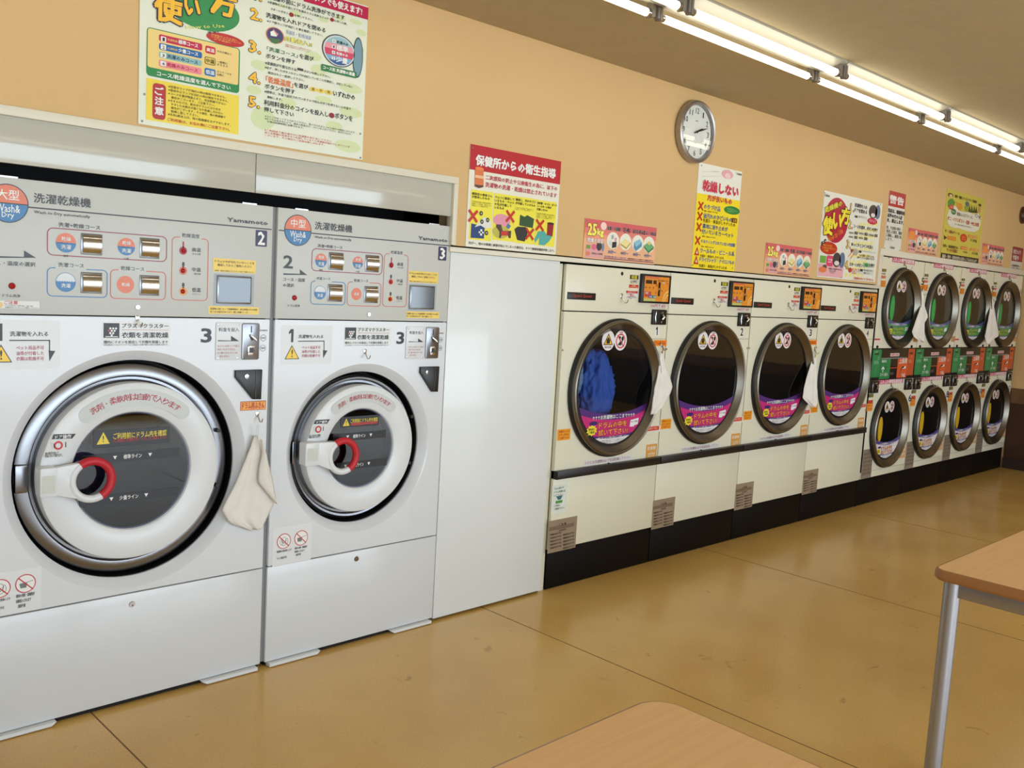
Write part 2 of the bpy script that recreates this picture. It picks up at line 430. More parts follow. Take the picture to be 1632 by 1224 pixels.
f.box(XL-0.07, XL-0.02, -6.6, -1.3, 0.08, 0.14, m_alu).box(XL-0.07, XL-0.02, -6.6, -1.3, 2.24, 2.3, m_alu); f.build('window_frame', rl)
MB().box(XL-0.048, XL-0.042, -6.57, -1.33, 0.1, 2.28, glass_c).build('pane', rl)
for i, (x0, x1) in enumerate(WX):
    r = bpy.data.objects.new('window_%d' % (i+1), None); COL.objects.link(r); r.location = ((x0+x1)/2, YB-0.05, z0w); struct(r)
    f = MB()
    for a, b in ((x0, x0+0.05), ((x0+x1)/2-0.025, (x0+x1)/2+0.025), (x1-0.05, x1)): f.box(a, b, YB-0.08, YB-0.02, z0w, z1w, m_alu)
    f.box(x0, x1, YB-0.08, YB-0.02, z0w, z0w+0.06, m_alu); f.box(x0, x1, YB-0.08, YB-0.02, z1w-0.06, z1w, m_alu)
    f.build('window_frame', r)
    MB().box(x0+0.03, x1-0.03, YB-0.055, YB-0.049, z0w+0.03, z1w-0.03, glass_c).build('pane', r)
struct(boxo('ground', -30, XL-0.08, YB-0.1, 30, -0.1, -0.02, M('asphalt', (120, 120, 118), 0.9)))
struct(boxo('ground', -30, 30, -40, YB-0.1, -0.1, -0.02, M('asphalt', (120, 120, 118), 0.9)))

# trims around the machine openings
def trim(n, x0, x1, z0, z1, y0=-0.012, mat=m_trim): return struct(boxo('trim_%d' % n, x0, x1, y0, 0.02, z0, z1, mat, 0.002))
HT = frame(0, 140, 2.1474)
hx1 = xs0; hz_t = zt1; hz_i = at(719.6, 293.7)[1]; hx_i = at(718.5, 300)[0]
trim(1, XL, hx1, hz_i+0.002, hz_t+0.002, -0.02)
trim(2, hx_i+0.003, hx1, zt2-0.0, hz_i+0.002, -0.02)
tz0 = at(931, 419.7)[1]; tz1 = at(931, 413.9)[1]
trim(3, hx_i+0.003, 6.66, tz0, tz1+0.004)
trim(4, 6.60, XR-0.025, 1.87, 1.915)
trim(5, 6.60, 6.655, tz1+0.004, 1.87)
# glossy white boards over the washers
ph = at(717, 345)[1]; psx = at(406.6, 270)[0]
for k, (x0, x1, lab) in enumerate(((XL+0.3, psx-0.0015, 'glossy white filler board above the left washer-dryer, longer board'), (psx+0.0015, hx_i+0.003, 'glossy white filler board above the right washer-dryer, by the trim corner'))):
    b_ = MB().box(x0, x1, -0.006, 0.014, ph, hz_i+0.002, m_header, 0.0015).build('filler_board')
    tag(rebase(b_, ((x0+x1)/2, 0, ph)), lab, 'panel')
x0, x1 = 2.566, 3.247
b_ = MB().box(x0, x1, 0.0, 0.022, 0.012, tz0-0.001, m_white2, 0.002).build('blank_panel')
tag(rebase(b_, ((x0+x1)/2, 0.0, 0.012)), 'tall blank white panel between the right washer-dryer and dryer 1', 'panel')
# back of the recess above the washers (added dark sheet stands for its shade)
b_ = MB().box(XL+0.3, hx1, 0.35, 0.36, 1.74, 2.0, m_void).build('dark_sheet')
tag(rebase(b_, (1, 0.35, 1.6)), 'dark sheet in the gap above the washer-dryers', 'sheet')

# ------------------------------------------------------------------ ceiling lights
m_tube = M('lit_tube', (255, 255, 250), 0.5, emit=(255, 247, 226), estr=TUBE_STRENGTH)
m_house = M('light_housing', (165, 161, 148), 0.35)
m_sock = M('lamp_socket', (120, 112, 100), 0.5)
def tube_light(label, e, yc=-0.845):
    s = e+0.075-1.205; x0, x1 = s-0.035, e+0.035
    t = thing('fluorescent_light', label, 'ceiling light', ((x0+x1)/2, yc, ZC), 'twin tube ceiling lights')
    h = MB()
    sec = [(-0.10, ZC), (-0.10, ZC-0.008), (-0.03, ZC-0.03), (0.03, ZC-0.03), (0.10, ZC-0.008), (0.10, ZC)]
    vs = [(x, yc+a, z) for x in (x0+0.001, x1-0.001) for a, z in sec]
    h.add(vs, [(i, i+1, 7+i, 6+i) for i in range(5)]+[tuple(range(6))[::-1], tuple(range(6, 12))], m_house); h.build('housing', t)
    for y in (yc-0.07, yc+0.07):
        tb = MB().tube([(s+0.012, y, 2.54), (e-0.012, y, 2.54)], 0.0145, m_tube, 14).build('tube', t)
        for a, b in ((s-0.002, s+0.014), (e-0.014, e+0.002)): MB().tube([(a, y, 2.54), (b, y, 2.54)], 0.015, m_chrome, 12).build('end_cap', tb)
        for a, sg in ((s-0.004, -1), (e+0.004, 1)):
            q = MB().box(min(a, a+sg*0.014), max(a, a+sg*0.014), y-0.015, y+0.015, 2.525, ZC-0.014, m_sock, 0.003)
            q.box(min(a+sg*0.010, a+sg*0.026), max(a+sg*0.010, a+sg*0.026), y-0.011, y+0.011, 2.530, ZC-0.014, m_sock, 0.002)
            q.build('socket', t)
LIGHT_LABELS = {0: 'twin tube ceiling light at the top edge of the picture, mostly cut off', 1: 'first full twin tube ceiling light, above and left of the clock side',
 2: 'second full twin tube ceiling light from the left', 3: 'third twin tube ceiling light from the left, above the far posters', 4: 'twin tube ceiling light cut by the right edge of the picture'}
LIGHT_LABELS[1] = 'largest fully visible twin tube ceiling light, nearest of those right of the clock'
LIGHT_LABELS.update({-1: 'twin tube ceiling light just out of the picture above the top edge', -2: 'unseen twin tube ceiling light over the larger washer-dryer', -3: 'unseen twin tube ceiling light nearest the left wall', 5: 'farthest twin tube ceiling light, beyond the right edge'})
for k in range(-3, 6): tube_light(LIGHT_LABELS[k], 2.82+1.205*k)
for r_, (yy, nm) in enumerate(((-4.78, 'middle'), (-6.02, 'window side'))):
    for k, wh in ((-2, 'left end'), (-1, 'left'), (1, 'centre left'), (2, 'centre'), (4, 'right'), (5, 'right end')):
        tube_light('unseen twin tube ceiling light, %s of the %s row behind the viewer' % (wh, nm), 2.82+1.205*k, yy)
# ------------------------------------------------------------------ small fittings
def screw(mb, x, z, y, r=0.0035, mat=None):
    mb.lathe([(0.0001, y-0.0025), (r*0.8, y-0.002), (r, y)], x, z, mat or m_chrome, 10)
def hook(parent, x, z, y, s=1.0):
    h = MB()
    h.prism([(x-0.008*s, z+0.010*s), (x-0.005*s, z-0.004*s), (x, z-0.008*s), (x+0.005*s, z-0.004*s), (x+0.008*s, z+0.010*s), (x, z+0.014*s)], y-0.004, y, m_chrome, 0.001)
    h.tube([(x, y-0.004, z+0.002*s), (x, y-0.012*s, z-0.012*s), (x+0.001*s, y-0.020*s, z-0.024*s), (x+0.003*s, y-0.030*s, z-0.022*s), (x+0.004*s, y-0.034*s, z-0.010*s)], 0.0022*s, m_chrome, 8)
    return h.build('hook', parent)

m_cloth = M('white_terry', (240, 235, 228), 0.95, bump=(700, 0.7, 0.003), noise=(14, 0.05, 6))
def towel(label, rows, y0, loop=None, fold=0.012, group=None, depth=0.01, flap=None, tie=None, yp=None, slope=0.0):
    """rows: (z, xl, xr) from the hook down"""
    if yp is not None:      # rows were read on the plane y = yp: carry them to the depth each one hangs at
        R_ = []
        for i, (z, a, b) in enumerate(rows):
            yy = y0-depth-fold*0.6-slope*min(1.0, 1.7*i/(len(rows)-1)); k = (3.0501+yy)/(3.0501+yp); R_.append((1.5+(z-1.5)*k, a*k, b*k))
        rows = R_
    n = 26; m = 22; vs = []; fs = []; rnd = random.Random(len(label))
    ph = [rnd.uniform(0, 6.28) for _ in range(4)]
    for i in range(n):
        t = i/(n-1)*(len(rows)-1); k = min(int(t), len(rows)-2); q = t-k
        z, xl, xr = [rows[k][j]*(1-q)+rows[k+1][j]*q for j in range(3)]
        for j in range(m):
            u = j/(m-1); e = 4*u*(1-u)
            # lower edge hangs in a shallow point, not a ruled line
            yy = y0-depth-slope*min(1.0, 1.7*i/(n-1))-fold*(0.5+0.5*math.sin(u*9+ph[0]+i*0.05))*(0.35+e*0.65)-fold*0.5*math.sin(u*17+ph[1])*(i/n)
            zz = z+rnd.uniform(-0.0012, 0.0012)+(0.5-u)*0.0
            vs.append((xl+(xr-xl)*u+rnd.uniform(-0.0006, 0.0006), yy, zz))
    for i in range(n-1):
        for j in range(m-1): a = i*m+j; fs.append((a, a+m, a+m+1, a+1))
    mb = MB().add(vs, fs, m_cloth, True)
    x = (rows[0][1]+rows[0][2])/2
    t = thing('hanging_towel', label, 'towel', (x, y0-0.02, rows[0][0]), group)
    o = mb.build('cloth', t, 180); sm = o.modifiers.new('thickness', 'SOLIDIFY'); sm.thickness = 0.003
    if flap:
        v2 = []; f2 = []
        for i in range(14):
            tt = i/13*(len(flap)-1); k = min(int(tt), len(flap)-2); q = tt-k
            z, xl, xr = [flap[k][j]*(1-q)+flap[k+1][j]*q for j in range(3)]
            for j in range(8):
                u = j/7; v2.append((xl+(xr-xl)*u, y0-depth-fold*1.5-0.010*math.sin(u*PI)-0.004, z))
        for i in range(13):
            for j in range(7): a = i*8+j; f2.append((a, a+8, a+9, a+1))
        o2 = MB().add(v2, f2, m_cloth, True).build('folded_corner', t, 180); sm = o2.modifiers.new('thickness', 'SOLIDIFY'); sm.thickness = 0.003
    if loop:
        z = rows[0][0]
        MB().tube([(x-0.003, y0-0.018, z-0.01), (x-0.004, y0-0.022, z+loop*0.6), (x, y0-0.022, z+loop), (x+0.004, y0-0.022, z+loop*0.6), (x+0.003, y0-0.018, z-0.01)], 0.0013, tie or m_plastic, 6).build('loop', t)
    return t

# ------------------------------------------------------------------ washer-dryers
ZA = (0, 240, 1632/440); ZB = (400, 300, 4.8)
def xm_w2(row):
    K = [(0.958, 1.887), (1.058, 1.962), (1.123, 2.028), (1.331, 2.212), (1.351, 2.22), (1.477, 2.34), (1.512, 2.354), (1.719, 2.56)]
    def f(x):
        if row == 'title': return x+0.976
        if x <= K[0][0]: return K[0][1]+(x-K[0][0])*0.85
        for (a, b), (c, d) in zip(K, K[1:]):
            if x <= c: return b+(x-a)/(c-a)*(d-b)
        return K[-1][1]+(x-K[-1][0])
    return f
def control_print(F, xm, num, big, x0, x1, W2):
    g = frame(*ZA)
    def setmap(row=None):
        f = xm(row) if xm else (lambda v: v)
        F.mp = lambda a, b: (f(g(a, b)[0]), g(a, b)[1])
    DK = (50, 48, 52); OR = (222, 122, 90); BL = (58, 122, 178)
    setmap('title')
    F.wrect(x0+0.004, 1.6492, x1-0.004, 1.6532, DK, 1)
    cx = 0.849+(0.976 if W2 else 0); cz = 1.657; R = 0.054
    F.well(cx, cz, R+0.003, R+0.003, DK, 2, 40)
    F.well(cx, cz, R, R, OR, 3, 24, 0, PI); F.well(cx, cz, R, R, BL, 3, 24, PI, 2*PI); F.wrect(cx-R, cz-0.0015, cx+R, cz+0.0015, DK, 4)
    F.wtext(big, cx-0.031, cz+0.010, cx+0.031, cz+0.040, WHITE, 5, 0.005)
    F.wtext('Wash&', cx-0.033, cz-0.023, cx+0.033, cz-0.006, WHITE, 5, 0.01); F.wtext('Dry', cx-0.017, cz-0.046, cx+0.017, cz-0.026, WHITE, 5, 0.01)
    F.text('洗濯乾燥機', 197, 250, 535, 338, DK, res=2); F.text('Wash to Dry automatically', 199, 354, 530, 404, DK, bold=0.004)
    setmap('b')
    F.text('Yamamoto', 1342, 394, 1580, 442, DK, bold=0.04, fit=0.001)
    F.rect(1510, 468, 1575, 570, (38, 34, 78), 1, 0.004); F.text(num, 1522, 478, 1563, 560, WHITE, bold=0.04, out=((20, 18, 40), 0.02))
    C = (150, 30, 55)
    F.rrline(276, 452, 984, 660, 0.018, 0.0028, C); F.rect(330, 440, 600, 475, (200, 202, 198), 3); F.text('洗濯+乾燥コース', 343, 428, 590, 466, DK, bold=0.005)
    F.rrline(275, 688, 633, 872, 0.016, 0.0028, BL); F.rect(325, 672, 508, 705, (200, 202, 198), 3); F.text('洗濯コース', 341, 664, 494, 692, DK, bold=0.005)
    F.rrline(650, 700, 978, 885, 0.016, 0.0028, (205, 100, 80)); F.rect(698, 690, 862, 722, (200, 202, 198), 3); F.text('乾燥コース', 712, 684, 850, 712, DK, bold=0.005)
    F.rrline(1015, 506, 1225, 890, 0.016, 0.0025, (205, 100, 80)); F.rect(1062, 495, 1188, 525, (200, 202, 198), 3); F.text('乾燥温度', 1073, 490, 1177, 518, DK, bold=0.005)
    k = 0.86 if W2 else 1.0
    for (a, b, sub, tx) in ((388, 545, '標準', 1), (745, 568, '少量', 1), (387, 778, '', 2), (740, 792, '', 3)):
        x, z = F.mp(a, b); r = 0.030*k if a < 500 else 0.028*k
        if tx == 1:
            F.well(x, z, r, r, OR, 1, 20, 0, PI); F.well(x, z, r, r, BL, 1, 20, PI, 2*PI)
            F.poly([(x-r*0.98, z-0.001)]+[(x-r*0.98+i*r*1.96/16, z+0.0015*math.sin(i*1.6)) for i in range(17)]+[(x+r*0.98, z-0.001)], BL, 2, True)
            F.wtext('乾燥', x-0.014*k, z+0.006, x+0.014*k, z+0.018, WHITE); F.wtext('洗濯', x-0.015*k, z-0.020, x+0.015*k, z-0.006, WHITE)
            F.wtext(sub, x-0.008, z-r-0.014, x+0.008, z-r-0.007, DK)
        elif tx == 2:
            F.well(x, z, r, r, BL, 1, 30); F.well(x, z, r-0.0015, r-0.0015, (215, 220, 222), 2, 30); rr = r-0.001
            P = [(x+rr*math.cos(a2), z+rr*math.sin(a2)) for a2 in [PI+i*PI/18 for i in range(19)]]
            P += [(x+rr-2*rr*i/24, z+0.004*abs(math.sin(i*0.52*2))) for i in range(1, 24)]
            F.poly(P, BL, 3, True); F.wtext('洗濯', x-0.014*k, z-0.017, x+0.014*k, z-0.004, WHITE)
        else:
            F.well(x, z, r, r, OR, 1, 30); F.wtext('乾燥', x-0.013*k, z-0.006, x+0.013*k, z+0.006, WHITE)
    for i, (b, cc, t1, t2, tb) in enumerate(((592, (165, 25, 45), '高温', 'タオル類', 573), (710, (205, 95, 75), '中温', '一般衣類', 690), (832, (225, 150, 50), '低温', 'デリケート', 810))):
        x, z = F.mp(1081, b); F.well(x, z, 0.0135*k, 0.0135*k, cc, 1, 24)
        F.wrect(x-0.0028, z+0.010, x+0.0028, z+0.031 if i == 0 else z+0.014, cc, 1, 0.002)
        if i: F.wrect(x-0.0045, z+0.014, x+0.0045, z+0.029, DK, 1, 0.004)
        F.text(t1, 1133, tb, 1184, tb+27, DK, bold=0.004); F.text(t2, 1135, tb+33, 1183, tb+44, DK)
    Y = (238, 205, 90)
    F.rect(1258, 634, 1510, 728, Y, 1); F.lines(['ドラムの中が汚れていないことを', '　確認してからご使用ください'], 1268, 645, 1500, 695, (80, 50, 20), 3, 0.012, 0.3)
    F.text('※故障・破損の原因になりますので必ずご確認ください', 1266, 706, 1500, 722, (80, 50, 20), 3)
    F.rect(1230, 918, 1528, 970, Y, 1); F.lines(['洗濯物の量によって乾燥時間が、表示時間より10分程', '長くなる場合があります（除く乾燥コース）。'], 1240, 928, 1518, 964, (60, 35, 10), 3, 0.02, 0.3)
    F.rect(1264, 726, 1496, 920, (160, 168, 176), 1)
    if not W2:
        F.poly([(-60, 622), (140, 628), (140, 590), (212, 634), (-60, 634)], DK); F.text('コース・温度の選択', -95, 648, 208, 684, DK, bold=0.004)
        F.text('ドラム洗浄', 12, 847, 118, 868, DK); F.rect(-60, 884, 232, 936, (222, 222, 216), 1)
        F.text('ご注意', 22, 888, 104, 908, RED, 3, 0.02); F.lines(['ドラム洗浄ボタンを押す前に、扉の中身', '洗濯物が残っていないことを確認してください。'], 28, 912, 228, 934, DK, 3, 0, 0.3)
        F.cir(-4, 912, 0.009, (225, 190, 110), 2)
    else:
        F.mp = frame(*ZB)
        F.text('2', 246, 512, 316, 615, DK, bold=0.03, res=3); F.poly([(245, 650), (372, 655), (370, 620), (428, 664), (245, 662)], DK)
        F.text('コース・温度', 243, 682, 410, 716, DK, bold=0.004); F.text('の選択', 243, 727, 325, 757, DK, bold=0.004)
        F.text('ドラム洗浄', 279, 888, 370, 908, DK)

def door_panel_print(F, W2):
    DK = (30, 28, 30); RD = (176, 60, 90)
    F.mp = frame(410, 500, 1616/330) if W2 else frame(0, 480, 1632/440)
    if W2:
        F.rect(190, 90, 578, 388, (224, 227, 229), 1, 0.006)
        F.poly([(262,120),(284,120),(280,222),(262,222),(265,148),(246,160),(246,142)],DK,2); F.text('洗濯物を入れる', 321, 163, 514, 192, DK, bold=0.004)
        L = [(320, 215), (520, 213), (520, 285)]; A = [(512, 285), (547, 287), (514, 347)]; T = [(270, 245), (212, 356), (327, 354)]
        red = (348, 252, 489, 338)
        ion = ((683, 97, 1040, 248), (686, 107, 769, 200), (783, 111, 1027, 137), (783, 149, 1027, 153), (780, 165, 1024, 200), (684, 218, 1021, 234), (686, 243, 1018, 249))
        three = (1088, 142, 1143, 236); coin = (1163, 98, 1400, 350); ct = (1184, 134, 1292, 160); arr = [(1176, 215), (1250, 218), (1250, 192), (1292, 221), (1176, 221)]
        cr = (1176, 252, 1292, 328); cc = ((1430, 203), (1425, 268)); cl = (1412, 148, 1452, 156); sc = 1/4.897
    else:
        F.rect(-150, 108, 354, 396, (224, 227, 229), 1, 0.006)
        F.poly([(-6,132),(14,132),(14,235),(-8,235),(-8,160),(-30,172),(-30,152)],DK,2); F.text('洗濯物を入れる', 58, 178, 284, 208, DK, bold=0.004)
        L = [(58, 232), (292, 232), (292, 292)]; A = [(287, 292), (327, 294), (291, 356)]; T = [(5, 255), (-60, 364), (72, 362)]
        red = (95, 264, 259, 350)
        ion = ((605, 118, 1004, 266), (612, 129, 705, 217), (720, 131, 995, 159), (720, 168, 995, 172), (720, 183, 995, 217), (612, 232, 992, 250), (612, 254, 990, 261))
        three = (1188, 160, 1249, 245); coin = (1274, 124, 1525, 348); ct = (1290, 155, 1410, 180); arr = [(1284, 230), (1362, 232), (1362, 204), (1410, 236), (1284, 236)]
        cr = (1284, 258, 1410, 330); cc = ((1556, 217), (1553, 277)); cl = (1535, 168, 1580, 178)
    F.line(L, 0.0035, DK, 2); F.poly(A, DK, 2)
    F.poly(T, DK, 2); tx, tz = zip(*[F.mp(*p) for p in T]); gx, gz = sum(tx)/3, sum(tz)/3
    F.poly([(gx+(a-gx)*0.84, gz+(b-gz)*0.84) for a, b in zip(tx, tz)], (245, 205, 50), 3, True)
    F.wtext('!', gx-0.003, gz-0.010, gx+0.003, gz+0.020, DK, 4, 0.03)
    F.lines(['ペット用品不可', '油等が付着した', '衣類は乾燥不可'], *red, RD, 3, 0.0, 0.25)
    F.rect(*ion[0], (228, 230, 231), 1, 0.002); F.rect(*ion[1], (30, 24, 34), 2)
    x0, z1 = F.mp(ion[1][0], ion[1][1]); x1, z0 = F.mp(ion[1][2], ion[1][3]); w_ = x1-x0; h_ = z1-z0
    for i, (u, v) in enumerate(((0.42, 0.36), (0.60, 0.36), (0.78, 0.36), (0.33, 0.52), (0.51, 0.52), (0.69, 0.52), (0.42, 0.68), (0.60, 0.68), (0.51, 0.82))):
        F.well(x0+u*w_, z1-v*h_, w_*0.07, w_*0.07, (190, 60, 80) if i == 3 else WHITE, 3, 10)
    F.wrect(x0+w_*0.12, z0+h_*0.06, x1-w_*0.1, z0+h_*0.11, WHITE, 3)
    F.text('プラズマクラスター', *ion[2], DK, bold=0.02); F.rect(*ion[3], (170, 50, 60), 3); F.text('衣類を清潔乾燥', *ion[4], DK, bold=0.02)
    F.text('槽内にイオンを放出して衣類を除菌します', *ion[5], DK, bold=0.01); F.text('（発生運転時にプラズマクラスターイオンが放出され衣類や槽内にお届け24分除菌の効果です）', *ion[6], DK)
    F.loose(); F.text('3', *three, DK, bold=0.04, res=3)
    F.text('料金を投入', *ct, DK, bold=0.004, L=12); F.poly(arr, DK, 12)
    F.lines(['※コインはゆっくり投入', '※おつりはでません', '※一度入れたコインは', '　戻りません'], *cr, RD, 12, 0, 0.35)
    F.loose(); F.text('使用硬貨', *cl, DK)
    for (a, b), t in zip(cc, ('100', '500')):
        F.ring(a, b, 0.0118 if not W2 else 0.0108, 0.0013, DK); x, z = F.mp(a, b); F.wtext(t, x-0.007, z-0.0035, x+0.007, z+0.0035, DK)
    if not W2:
        F.rect(1421, 594, 1571, 640, (150, 60, 20), 1); F.rect(1424, 598, 1568, 637, (240, 160, 60), 2)
        F.text('ドラム用ふきん', 1430, 601, 1562, 633, (180, 40, 20), 4, 0.02)
    # no pets / no detergent stickers
    F.mp = frame(410, 720, 1154/330) if W2 else frame(0, 780, 1213/440)
    if W2: F.rect(88, 428, 298, 600, (226, 228, 231), 1, 0.004); P = ((148, 498), (244, 480)); tx = ((108, 552, 186, 588), (208, 532, 276, 570))
    else: F.rect(-60, 375, 182, 522, (226, 228, 231), 1, 0.004); P = ((0, 436), (112, 413)); tx = ((-45, 488, 44, 520), (70, 462, 152, 508))
    for i, (a, b) in enumerate(P):
        x, z = F.mp(a, b); r = 0.030
        F.well(x, z, r, r, RED, 2, 32); F.well(x, z, r-0.003, r-0.003, (238, 238, 236), 3, 32)
        if i == 0:
            F.wring(x, z+0.004, 0.010, 0.012, 0.0012, DK, 4, 20); F.wring(x-0.012, z-0.002, 0.0055, 0.012, 0.0012, DK, 4, 16); F.wring(x+0.012, z-0.002, 0.0055, 0.012, 0.0012, DK, 4, 16)
            F.wring(x, z-0.010, 0.009, 0.008, 0.0012, DK, 4, 16); F.well(x, z-0.008, 0.002, 0.0015, DK, 5, 8)
            for q in (-0.004, 0.004): F.well(x+q, z+0.002, 0.001, 0.001, DK, 5, 6)
        else:
            F.poly([(x-0.018, z+0.002), (x+0.004, z+0.004), (x+0.002, z-0.013), (x-0.015, z-0.013)], (120, 120, 120), 4, True); F.line([(x+0.003, z+0.003), (x+0.021, z+0.007)], 0.0016, (120, 120, 120), 4, True)
        q = r*0.68; F.line([(x-q, z+q), (x+q, z-q)], 0.0032, RED, 5, True)
    F.lines(['乾燥時の臭気等により', '', 'ペット用品不可'], *tx[0], DK, 4, 0, 0.3); F.lines(['専用の洗剤・柔軟剤が', '自動投入されます', '　洗剤不要'], *tx[1], DK, 4, 0, 0.3)

def chrome_button(parent, x, z, w_=0.066):
    h = w_/2; b = MB()
    b.box(x-h, x+h, -0.004, 0.004, z-h, z+h, m_steel, 0.002)
    o = b.build('button', parent)
    # rounded chrome flap turned about a horizontal axis
    vs = []; n = 12; hh = h-0.005
    for i in range(n+1):
        a = -1.2+2.4*i/n; vs += [(x-hh, -0.004-0.016*(math.cos(a)-math.cos(1.2)), z+hh*math.sin(a)/math.sin(1.2)), (x+hh, -0.004-0.016*(math.cos(a)-math.cos(1.2)), z+hh*math.sin(a)/math.sin(1.2))]
    q = MB().add(vs, [(2*i, 2*i+1, 2*i+3, 2*i+2) for i in range(n)], m_chrome, True)
    q.add([vs[2*i] for i in range(n+1)], [tuple(range(n+1))], m_chrome); q.add([vs[2*i+1] for i in range(n+1)], [tuple(range(n+1))[::-1]], m_chrome)
    q.build('flap', o)
    F = Flat(None, -0.0045); F.wrect(x-hh, z-hh, x+hh, z-hh*0.55, (45, 45, 50), 1); F.wtext('27分 20分', x-hh*0.8, z-hh*0.95, x+hh*0.8, z-hh*0.65, (150, 150, 155), 2)
    F.build(o, 'button_lettering', 'button_print')

def washer(W2, label):
    x0, x1, cx, cz = (1.742, 2.562, 2.150, 0.814) if W2 else (0.752, 1.722, 1.237, 0.813)
    rd, rh, rw, rg = (0.343, 0.3085, 0.257, 0.160) if W2 else (0.404, 0.370, 0.297, 0.197)
    ZL, ZM, ZT = 0.393, 1.328, 1.733
    t = thing('washer_dryer', label, 'washing machine', ((x0+x1)/2, 0.0, 0.0), 'front-loading washer-dryers')
    # body behind the fronts
    c = MB(); c.box(x0+0.004, x0+0.016, 0.004, 0.95, 0.03, ZT-0.004, m_sidegrey); c.box(x1-0.016, x1-0.004, 0.004, 0.95, 0.03, ZT-0.004, m_sidegrey)
    c.box(x0+0.004, x1-0.004, 0.60, 0.95, 0.03, ZT-0.004, m_sidegrey); c.box(x0+0.004, x1-0.004, 0.004, 0.95, ZT-0.006, ZT-0.004, m_sidegrey)
    c.box(x0+0.004, x1-0.004, 0.004, 0.6, 0.03, 0.04, m_sidegrey); c.build('cabinet', t)
    lp = MB().box(x0, x1, 0.0, 0.02, 0.018, ZL-0.002, m_white, 0.0025).build('lower_panel', t)
    # door surround with the shallow dish
    n = 96; f = MB(); f.plate_hole(x0+0.002, x1-0.002, ZL+0.004, ZM-0.004, cx, cz, rd, 0.0, m_white, n)
    f.lathe([(rd, 0.0), (rd-0.006, 0.003), (rh+0.006, 0.026), (rh, 0.032), (rh, 0.040)][::1], cx, cz, m_white, n)
    for a, b, p, q in ((x0, x0+0.002, ZL+0.002, ZM-0.002), (x1-0.002, x1, ZL+0.002, ZM-0.002)): f.box(a, b, 0.0015, 0.02, p, q, m_white)
    f.box(x0, x1, 0.0015, 0.02, ZM-0.004, ZM-0.002, m_white); f.box(x0, x1, 0.0015, 0.02, ZL+0.002, ZL+0.004, m_white)
    fp = f.build('front_panel', t)
    MB().lathe([(rh+0.001, 0.038), (rh-0.004, 0.06), (rh-0.003, 0.14), (rh-0.05, 0.15)], cx, cz, m_rubber, n).build('gasket', t)
    cp = MB().box(x0, x1, -0.002, 0.02, ZM+0.002, ZT, m_grey, 0.0025).build('control_panel', t)
    for i, xx in enumerate((x0+0.07, x1-0.12)): MB().box(xx, xx+0.055, -0.001, 0.012, ZT-0.001, ZT+0.004, m_chrome).build('clip', cp)
    F = Flat(None, -0.0022, name='printed_mark'); control_print(F, xm_w2 if W2 else None, '3' if W2 else '2', '中型' if W2 else '大型', x0, x1, W2); F.build(cp)
    g = frame(*ZA); fx = xm_w2('b') if W2 else (lambda v: v)
    for a, b in ((540, 554), (883, 577), (539, 782), (881, 797)):
        x, z = g(a, b); chrome_button(cp, fx(x), z, 0.066)
    led = [(1083, 592), (1080, 710), (1079, 832)]
    for i, (a, b) in enumerate(led):
        x, z = g(a, b); MB().lathe([(0.0001, -0.010), (0.005, -0.008), (0.008, -0.003), (0.0085, -0.001)], fx(x), z, m_led, 16).build('indicator_button', cp)
    x, z = at(330/4.8+400, 838/4.8+300) if W2 else g(70, 800)
    MB().lathe([(0.0001, -0.012), (0.007, -0.009), (0.010, -0.003), (0.0105, -0.001)], x, z, m_led, 18).build('drum_clean_button', cp)
    xa, za = g(1280, 736); xb, zb = g(1480, 908); xa, xb = fx(xa), fx(xb)
    MB().box(xa, xb, -0.008, -0.002, zb, za, m_steel, 0.003).box(xa+0.006, xb-0.006, -0.0085, -0.004, zb+0.006, za-0.006, M('display_glass', (70, 78, 90), 0.08, coat=1.0)).build('display', cp)
    x, z = at(898/4.8+400, 965/4.8+300) if W2 else g(811, 925)
    MB().lathe([(0.0001, -0.006), (0.007, -0.006), (0.009, -0.002)], x, z, m_chrome, 16).build('lock', cp)
    # door-panel print and fittings
    F = Flat(None, 0.0); door_panel_print(F, W2); F.build(t)
    g = frame(410, 500, 1616/330) if W2 else frame(0, 480, 1632/440)
    px = (1163, 98, 1402, 350) if W2 else (1276, 124, 1524, 346)
    xa, za = g(px[0], px[1]); xb, zb = g(px[2], px[3])
    pl = MB().prism(rr_pts(xa, zb, xb, za, 0.006), -0.0042, 0.001, m_plastic, 0.001).build('coin_plate', t)
    sm = MB()
    for a in (xa+0.008, xa+(xb-xa)*0.50):
        for b in (za-0.008, zb+0.008): sm = MB(); screw(sm, a, b, -0.0042, 0.004); sm.build('screw', pl)
    ux = xa+(xb-xa)*0.59
    MB().prism(rr_pts(ux, zb+0.002, xb-0.001, za-0.002, 0.006), -0.010, -0.004, m_steel, 0.002).build('coin_unit', pl)
    um = (ux+xb)/2; h_ = za-zb
    MB().box(um-0.0015, um+0.0015, -0.0115, -0.0095, za-h_*0.26, za-h_*0.08, m_black).build('coin_slot', pl)
    MB().tube([(um-0.004, -0.012, za-h_*0.33), (um+0.010, -0.022, za-h_*0.43), (um+0.014, -0.022, za-h_*0.47)], [0.004, 0.005, 0.004], m_chrome, 10).build('return_lever', pl)
    MB().box(um-0.014, um+0.013, -0.014, -0.009, za-h_*0.88, za-h_*0.60, m_chrome, 0.002).box(um-0.009, um+0.008, -0.0145, -0.012, za-h_*0.80, za-h_*0.66, m_black).build('return_cup', pl)
    P = [(1265, 413), (1410, 410), (1398, 607), (1352, 607), (1262, 460)] if W2 else [(1386, 408), (1543, 403), (1535, 578), (1488, 578), (1385, 450)]
    br = MB().prism([g(*p) for p in P][::-1], -0.012, 0.0, m_black, 0.002).build('latch_cover', t)
    a, b = (1310, 455) if W2 else (1447, 443); x, z = g(a, b)
